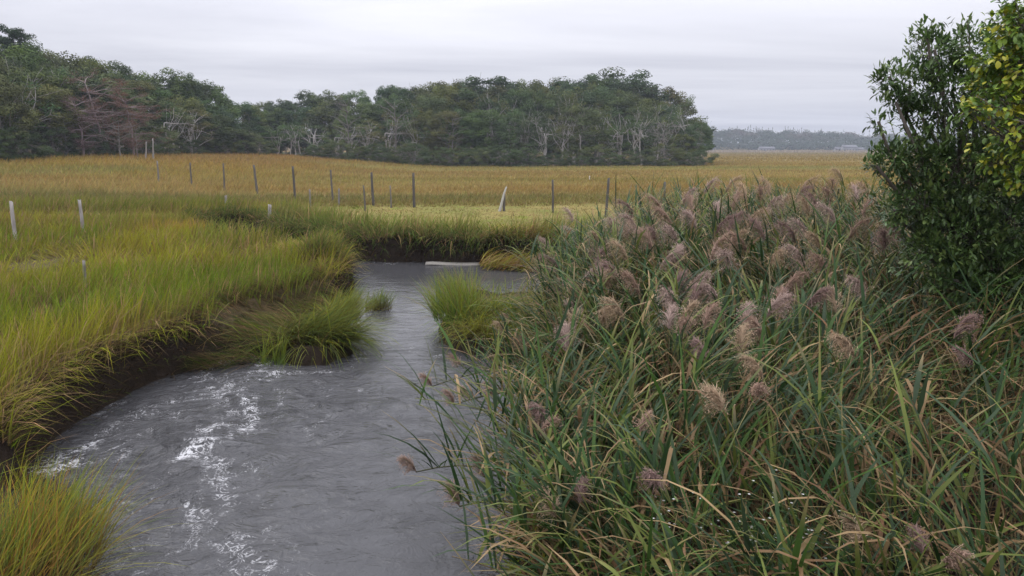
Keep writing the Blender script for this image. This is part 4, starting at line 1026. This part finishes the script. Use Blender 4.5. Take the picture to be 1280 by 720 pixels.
TONES = {'mauve brown': np.array([.30, .205, .155]), 'rosy grey': np.array([.37, .275, .235]), 'dull purple': np.array([.245, .165, .145]), 'tan': np.array([.38, .28, .19])}
rp = np.random.default_rng(5)
for _ in range(48):
    u = rp.uniform(690, 1085); v = rp.uniform(242, 420)
    if v > 300 - (u - 690) * .35 and all(math.hypot(u - a, (v - b)) > 13 for a, b in PL): PL.append((u, v))
for u, v in PL:
    p_ = canopy_hit(u, v + 6)
    if p_ is None: p_ = at_y(u, v, 13.5)
    q = nearest_in(p_, .3)
    if q is None: q = nearest_edge(p_)
    tn = random.choice(list(TONES)); sz = float(np.clip(random.uniform(34, 52) * p_[1] / F, .17, .42))
    tip = p_ + np.array([0, 0, .04])
    o = make_reed((q[0], q[1], float(hgt(*q)) - .03), tip, True, .15, int(rng.integers(9, 14)), sz, TONES[tn])
    reeds.append(dict(o=o, u=u, v=v, tn=tn, sz=sz, y=p_[1], edge=False))
for u, v, zt_ in EDGE:
    pp = P(u, v, zt_); q = nearest_edge(np.array([pp[0], pp[1]])) + np.array([rng.uniform(.0, .25), rng.uniform(-.4, .1)])
    tn = random.choice(['mauve brown', 'tan']); sz = random.uniform(.2, .28)
    crv_b = (q[0], q[1], max(.02, float(hgt(*q)) - .03))
    o = make_reed(crv_b, (pp[0], pp[1], zt_), True, .15, 22, sz, TONES[tn], bias=math.pi, thick=1.9, over=1.3, droop=.7)
    reeds.append(dict(o=o, u=u, v=v, tn=tn, sz=sz, y=pp[1], edge=True))
bands = [('edge', 'leaning out over the creek')] + [(i, s_) for i, s_ in enumerate(('along the bed top', 'high in the bed', 'midway down the bed', 'low in the bed'))]
for key, where in bands:
    l = [r_ for r_ in reeds if (r_['edge'] if key == 'edge' else (not r_['edge'] and int(np.digitize(r_['v'], [275, 345, 500])) == key))]
    per = {}
    for r_ in sorted(l, key=lambda r_: r_['u']): per.setdefault((r_['tn'], r_['v'] > 0 and r_['sz'] * F / r_['y'] > 34), []).append(r_)
    for (tn, big), m_ in per.items():
        for i, r_ in enumerate(m_):
            tag(r_['o'], '%s %s plumed reed %s%s' % ('large' if big else 'small', tn, where, '' if len(m_) == 1 else ', %s such from the left' % ORD[i]), 'reed', 'plumed reeds of the reed bed')
# leafy reeds without plume on the side that faces the bridge and the creek
cand = []
while len(cand) < 160:
    q = np.array([rng.uniform(.2, 6), rng.uniform(3.3, 12)]); e_ = -sdist(REEDS, q[0], q[1])
    if 0.02 < e_ < .9 and abs(q[0] / q[1]) < .72 : cand.append(q)
cand.sort(key=lambda q: math.atan2(q[0], q[1]))
ones = ['first', 'second', 'third', 'fourth', 'fifth', 'sixth', 'seventh', 'eighth', 'ninth']
for i, q in enumerate(cand):
    tz = float(reed_top(q[0], q[1])) * rng.uniform(.75, 1.02)
    edge_az = math.pi if q[1] > 5 else -2.2
    off = rng.normal(0, .2, 2) + np.array([math.cos(edge_az), math.sin(edge_az)]) * rng.uniform(.1, .6 if i % 4 else 1.2)
    o = make_reed((q[0], q[1], float(hgt(*q)) - .03), (q[0] + off[0], q[1] + off[1], tz), False, .2, int(rng.integers(10, 15)), bias=edge_az)
    tag(o, 'leafy green reed without a plume leaning towards the creek water' if q[0] < 1.35 and q[1] > 4.6 else 'leafy green reed without a plume on the side facing the bridge', 'reed', 'leafy reeds on the face of the reed bed')
# the mass of the bed
mb = MB(); cnt = 0; wpos[:] = [0, 0]
while cnt < 3000:
    q = np.array([rng.uniform(0, 13), rng.uniform(3.1, 16.6)])
    e_ = -sdist(REEDS, q[0], q[1])
    if e_ < .05 or q[0] / q[1] > .9: continue
    if q[1] < 8 and rng.random() < .25: pass
    tz = float(reed_top(q[0], q[1])) * rng.uniform(.72, 1.04); off = rng.normal(0, .22, 2) + np.array([-.22, -.06])
    crv = stem_curve((q[0], q[1], float(hgt(*q)) - .03), (q[0] + off[0], q[1] + off[1], tz))
    tube(mb, crv, np.linspace(.0075, .0035, len(crv)), 3, random.choice([(.15, .16, .07), (.24, .18, .09), (.16, .09, .05), (.32, .25, .13)]), False)
    reed_leaves(mb, crv, int(rng.integers(8, 13)), .30 if q[0] < 2.2 else .36); cnt += 1
for _ in range(420):
    q = np.array([rng.uniform(.3, 9), rng.uniform(3.3, 14)])
    if sdist(REEDS, q[0], q[1]) > -.1 or q[0] / q[1] > .85: continue
    z0_ = float(hgt(*q)); tz = float(reed_top(*q)) * rng.uniform(.7, 1.08); off = rng.normal(0, .28, 2)
    tube(mb, stem_curve((q[0], q[1], z0_), (q[0] + off[0], q[1] + off[1], tz)), np.linspace(.006, .003, 9), 3, np.array([.36, .28, .17]) * rng.uniform(.7, 1.1), False)
o = mb.build('reed_thicket', M_reed); tag(o, 'dense tangle of green and tan reed leaves filling the reed bed', 'reeds', kind='stuff')
# dead leaf litter and broken stems low down
mb = MB(); n = 5200; q = np.column_stack([rng.uniform(.2, 7, n), rng.uniform(3.1, 11, n)]); q = q[sdist(REEDS, q[:, 0], q[:, 1]) < -.02]; n = len(q)
zz = hgt(q[:, 0], q[:, 1]) + rng.uniform(0, .55, n)
cc = mixc(RBR * np.ones((n, 3)), RTAN, rng.random(n) ** 1.5) * rng.uniform(.5, 1.1, n)[:, None]
blades(mb, np.column_stack([q, zz]), rng.uniform(.2, .55, n), rng.uniform(.008, .022, n), rng.uniform(0, 6.28, n), rng.uniform(.3, 1.4, n), rng.uniform(1.4, 2.8, n), cc, cc * .9, 3, 'leaf')
tag(mb.build('reed_litter', M_reed), 'dead brown reed leaves hanging low among the stems', 'dead leaves', kind='stuff')

# ---------------------------------------------------------------- the dark bush and the yellowing tree at the right
def lobed_tree(name, label, base, lobes, nros, per, leafL, leafW, cols, th_r, stems=5, droop=0.3, barkc=(.13, .11, .095), up=.6, seedp=.5, stemh=1.2):
    r_ = empty(name, base); tag(r_, label, 'bush' if 'bush' in name else 'tree'); B_ = np.array(base)
    cs = np.array([at_y(u, v, y_) for u, v, rp, y_ in lobes]); rs = np.array([rp * y_ / F for u, v, rp, y_ in lobes])
    wts = rs ** 2; pick = rng.choice(len(cs), nros, p=wts / wts.sum())
    d_ = unit(nros); rad = rng.uniform(.45, 1.0, nros) ** .7
    rad = np.where(rng.random(nros) < .12, rng.uniform(1, 1.35, nros), rad)
    pos = cs[pick] + d_ * (rad * rs[pick])[:, None] * np.array([1.0, 1.1, .95]) * (1 + .30 * np.sin(9 * d_[:, :1] + 7 * d_[:, 2:3]))
    tb = MB(); fork = np.array([B_[0], B_[1], B_[2] + stemh])
    for s in range(stems):
        top = fork + np.array([rng.normal(0, .25), rng.normal(0, .25), rng.uniform(.2, .6)])
        limb(tb, B_ + np.append(rng.normal(0, .12, 2), -.2), top, .05, .035, 0, barkc, 7, 6, .05)
    limb_pts = []
    for c_, rr in zip(cs, rs):
        lp = limb(tb, fork + rng.normal(0, .15, 3), c_, .035 if stems > 1 else .010, .014 if stems > 1 else .004, .1, barkc, 8, 5, .07); limb_pts.append(lp)
    for j in rng.choice(nros, min(nros, 420), replace=False):
        lp = limb_pts[pick[j]]; limb(tb, lp[int(rng.integers(4, 8))], pos[j], .008, .003, .05, barkc, 4, 3, .06)
    o = tb.build('trunk', M_bark, r_, True)
    o.matrix_parent_inverse.identity(); o.location = -B_
    fb = MB(); n = nros * per; pj = np.repeat(np.arange(nros), per)
    ax = d_[pj] * .6 + np.array([0, 0, up]); ax /= np.linalg.norm(ax, axis=1)[:, None]
    k_ = unit(n) * .9 + ax; k_ /= np.linalg.norm(k_, axis=1)[:, None]
    az = np.arctan2(k_[:, 1], k_[:, 0]); th = np.arccos(np.clip(k_[:, 2], -1, 1))
    pp = pos[pj] + rng.normal(0, leafL * .35, (n, 3))
    ci = rng.integers(0, len(cols), nros)[pj]; cc = np.array(cols)[ci] * rng.uniform(.7, 1.35, n)[:, None]
    blades(fb, pp, rng.uniform(.65, 1.2, n) * leafL, rng.uniform(.75, 1.2, n) * leafW, az, th - .15, th + droop, cc, cc * 1.1, 3, 'broad', twist=rng.normal(0, .5, n))
    o = fb.build('crown', M_bush, r_); o.location = -B_
    return r_
DG = [np.array([.066, .115, .034]), np.array([.088, .145, .040]), np.array([.05, .088, .030]), np.array([.125, .175, .05])]
lobes = [(1138, 108, 30, 7.2), (1112, 96, 15, 7.2), (1120, 128, 15, 7.1), (1168, 62, 28, 7.3), (1158, 38, 10, 7.3), (1212, 58, 30, 7.4), (1190, 112, 36, 7.3), (1150, 142, 22, 7.2), (1098, 152, 10, 7.0), (1118, 200, 22, 7.0), (1096, 208, 12, 6.9), (1150, 205, 32, 7.1), (1190, 215, 60, 7.2), (1245, 160, 60, 7.4),
         (1150, 255, 38, 7.0), (1200, 290, 56, 6.9), (1260, 270, 66, 7.2), (1165, 310, 30, 6.8), (1240, 335, 50, 6.8), (1290, 345, 60, 6.8), (1320, 130, 90, 7.6), (1340, 260, 100, 7.4), (1118, 262, 14, 6.9), (1195, 350, 34, 6.7), (1300, 60, 60, 7.6)]
lobed_tree('evergreen_bush', 'big dark green glossy leaved bush overhanging the reed bed', (5.0, 7.6, float(hgt(5.0, 7.6))), lobes, 6000, 9, .07, .024, DG, .5, up=.25)
YG = [np.array([.26, .33, .03]), np.array([.18, .27, .03]), np.array([.34, .33, .03]), np.array([.10, .17, .03]), np.array([.07, .13, .03]), np.array([.12, .2, .03])]
lobes = [(1262, 30, 24, 6.0), (1282, 8, 20, 6.0), (1245, 72, 22, 6.1), (1272, 90, 30, 6.0), (1225, 108, 18, 6.2), (1250, 130, 20, 5.9), (1205, 142, 10, 5.8), (1222, 138, 10, 5.8), (1275, 160, 28, 5.9), (1240, 205, 14, 6.3), (1300, 60, 50, 6.1), (1320, 150, 60, 6.1), (1272, 228, 14, 6.2)]
lobed_tree('yellowing_tree', 'slender tree with yellow green autumn leaves at the right edge', (5.6, 6.2, float(hgt(5.6, 6.2))), lobes, 850, 6, .062, .036, YG, .5, stems=1, up=-.1, droop=.8, stemh=2.2)

# small leafy sprig in front of the reeds
def sprig(name, label, u, v, y_, h_, cols, nl, ll, lw, cat, flowers=0):
    t_ = at_y(u, v, y_); b_ = (t_[0] + .03, y_ + .05, t_[2] - h_)
    g0 = float(hgt(b_[0], b_[1])); b_ = (b_[0], b_[1], g0); H_ = t_[2] - g0
    r_ = empty(name, b_); tag(r_, label, cat)
    mb = MB(); stems = []
    for s in range(3 if flowers else 1):
        tp = np.array([rng.normal(0, .10 * (1 if flowers else .3)), rng.normal(0, .08), H_ * rng.uniform(.8, 1)]); stems.append(limb(mb, (0, 0, 0), tp, .005, .002, 0, (.12, .15, .05), 9, 4, .03))
    mb.build('stem', M_stalk, r_)
    st = np.concatenate([s[4:] for s in stems]); n = nl; k_ = rng.integers(0, len(st), n)
    mb = MB(); cc = np.array(cols)[rng.integers(0, len(cols), n)] * rng.uniform(.8, 1.25, n)[:, None]
    blades(mb, st[k_] + rng.normal(0, .02, (n, 3)), rng.uniform(.7, 1.2, n) * ll, lw, rng.uniform(0, 6.28, n), rng.uniform(.8, 1.5, n), rng.uniform(1.2, 2.0, n), cc, cc, 3, 'broad'); mb.build('foliage', M_bush, r_)
    if flowers:
        mb = MB(); tips = np.concatenate([s[6:] for s in stems]); m = flowers; k_ = rng.integers(0, len(tips), m); cpos = tips[k_] + rng.normal(0, .07, (m, 3)) + np.array([0, 0, .03])
        for j in range(8):
            a = j / 8 * 6.28; blades(mb, cpos, .011, .005, a, 1.2, 1.5, (.62, .62, .58), (.7, .7, .66), 2, 'broad', twist=0)
        mb.build('blossom', M_plume, r_)
    return r_
sprig('climbing_sprig', 'bright yellow green sprig climbing among the reeds at right', 1232, 535, 4.6, 1, [np.array([.22, .36, .03]), np.array([.3, .4, .04])], 26, .06, .028, 'sprig')
for i, (u, v) in enumerate(((862, 640), (905, 650), (948, 642), (985, 655), (890, 680), (935, 690), (1000, 690), (965, 612), (850, 690), (1030, 665))):
    sprig('white_aster', 'white flowered aster plant under the reeds, %s counted along from the left' % ORD[sorted([862, 905, 948, 985, 890, 935, 1000, 965, 850, 1030]).index(u)], u, v, 3.9 + .05 * (i % 3), 1, DG, 60, .045, .014, 'aster', 16)

# ---------------------------------------------------------------- haze
mb = MB(); box(mb, -1560, 1560, -60, 1400, -2.2, 62)
m = bpy.data.materials.new('haze'); m.use_nodes = True; m.node_tree.nodes.clear()
o_ = nd(m.node_tree.nodes, 'ShaderNodeOutputMaterial'); pv = nd(m.node_tree.nodes, 'ShaderNodeVolumePrincipled')
pv.inputs['Color'].default_value = (.80, .87, 1, 1); pv.inputs['Density'].default_value = 0.00038; pv.inputs['Anisotropy'].default_value = 0.0
m.node_tree.links.new(pv.outputs[0], o_.inputs['Volume'])
tag(mb.build('haze', m), kind='stuff')
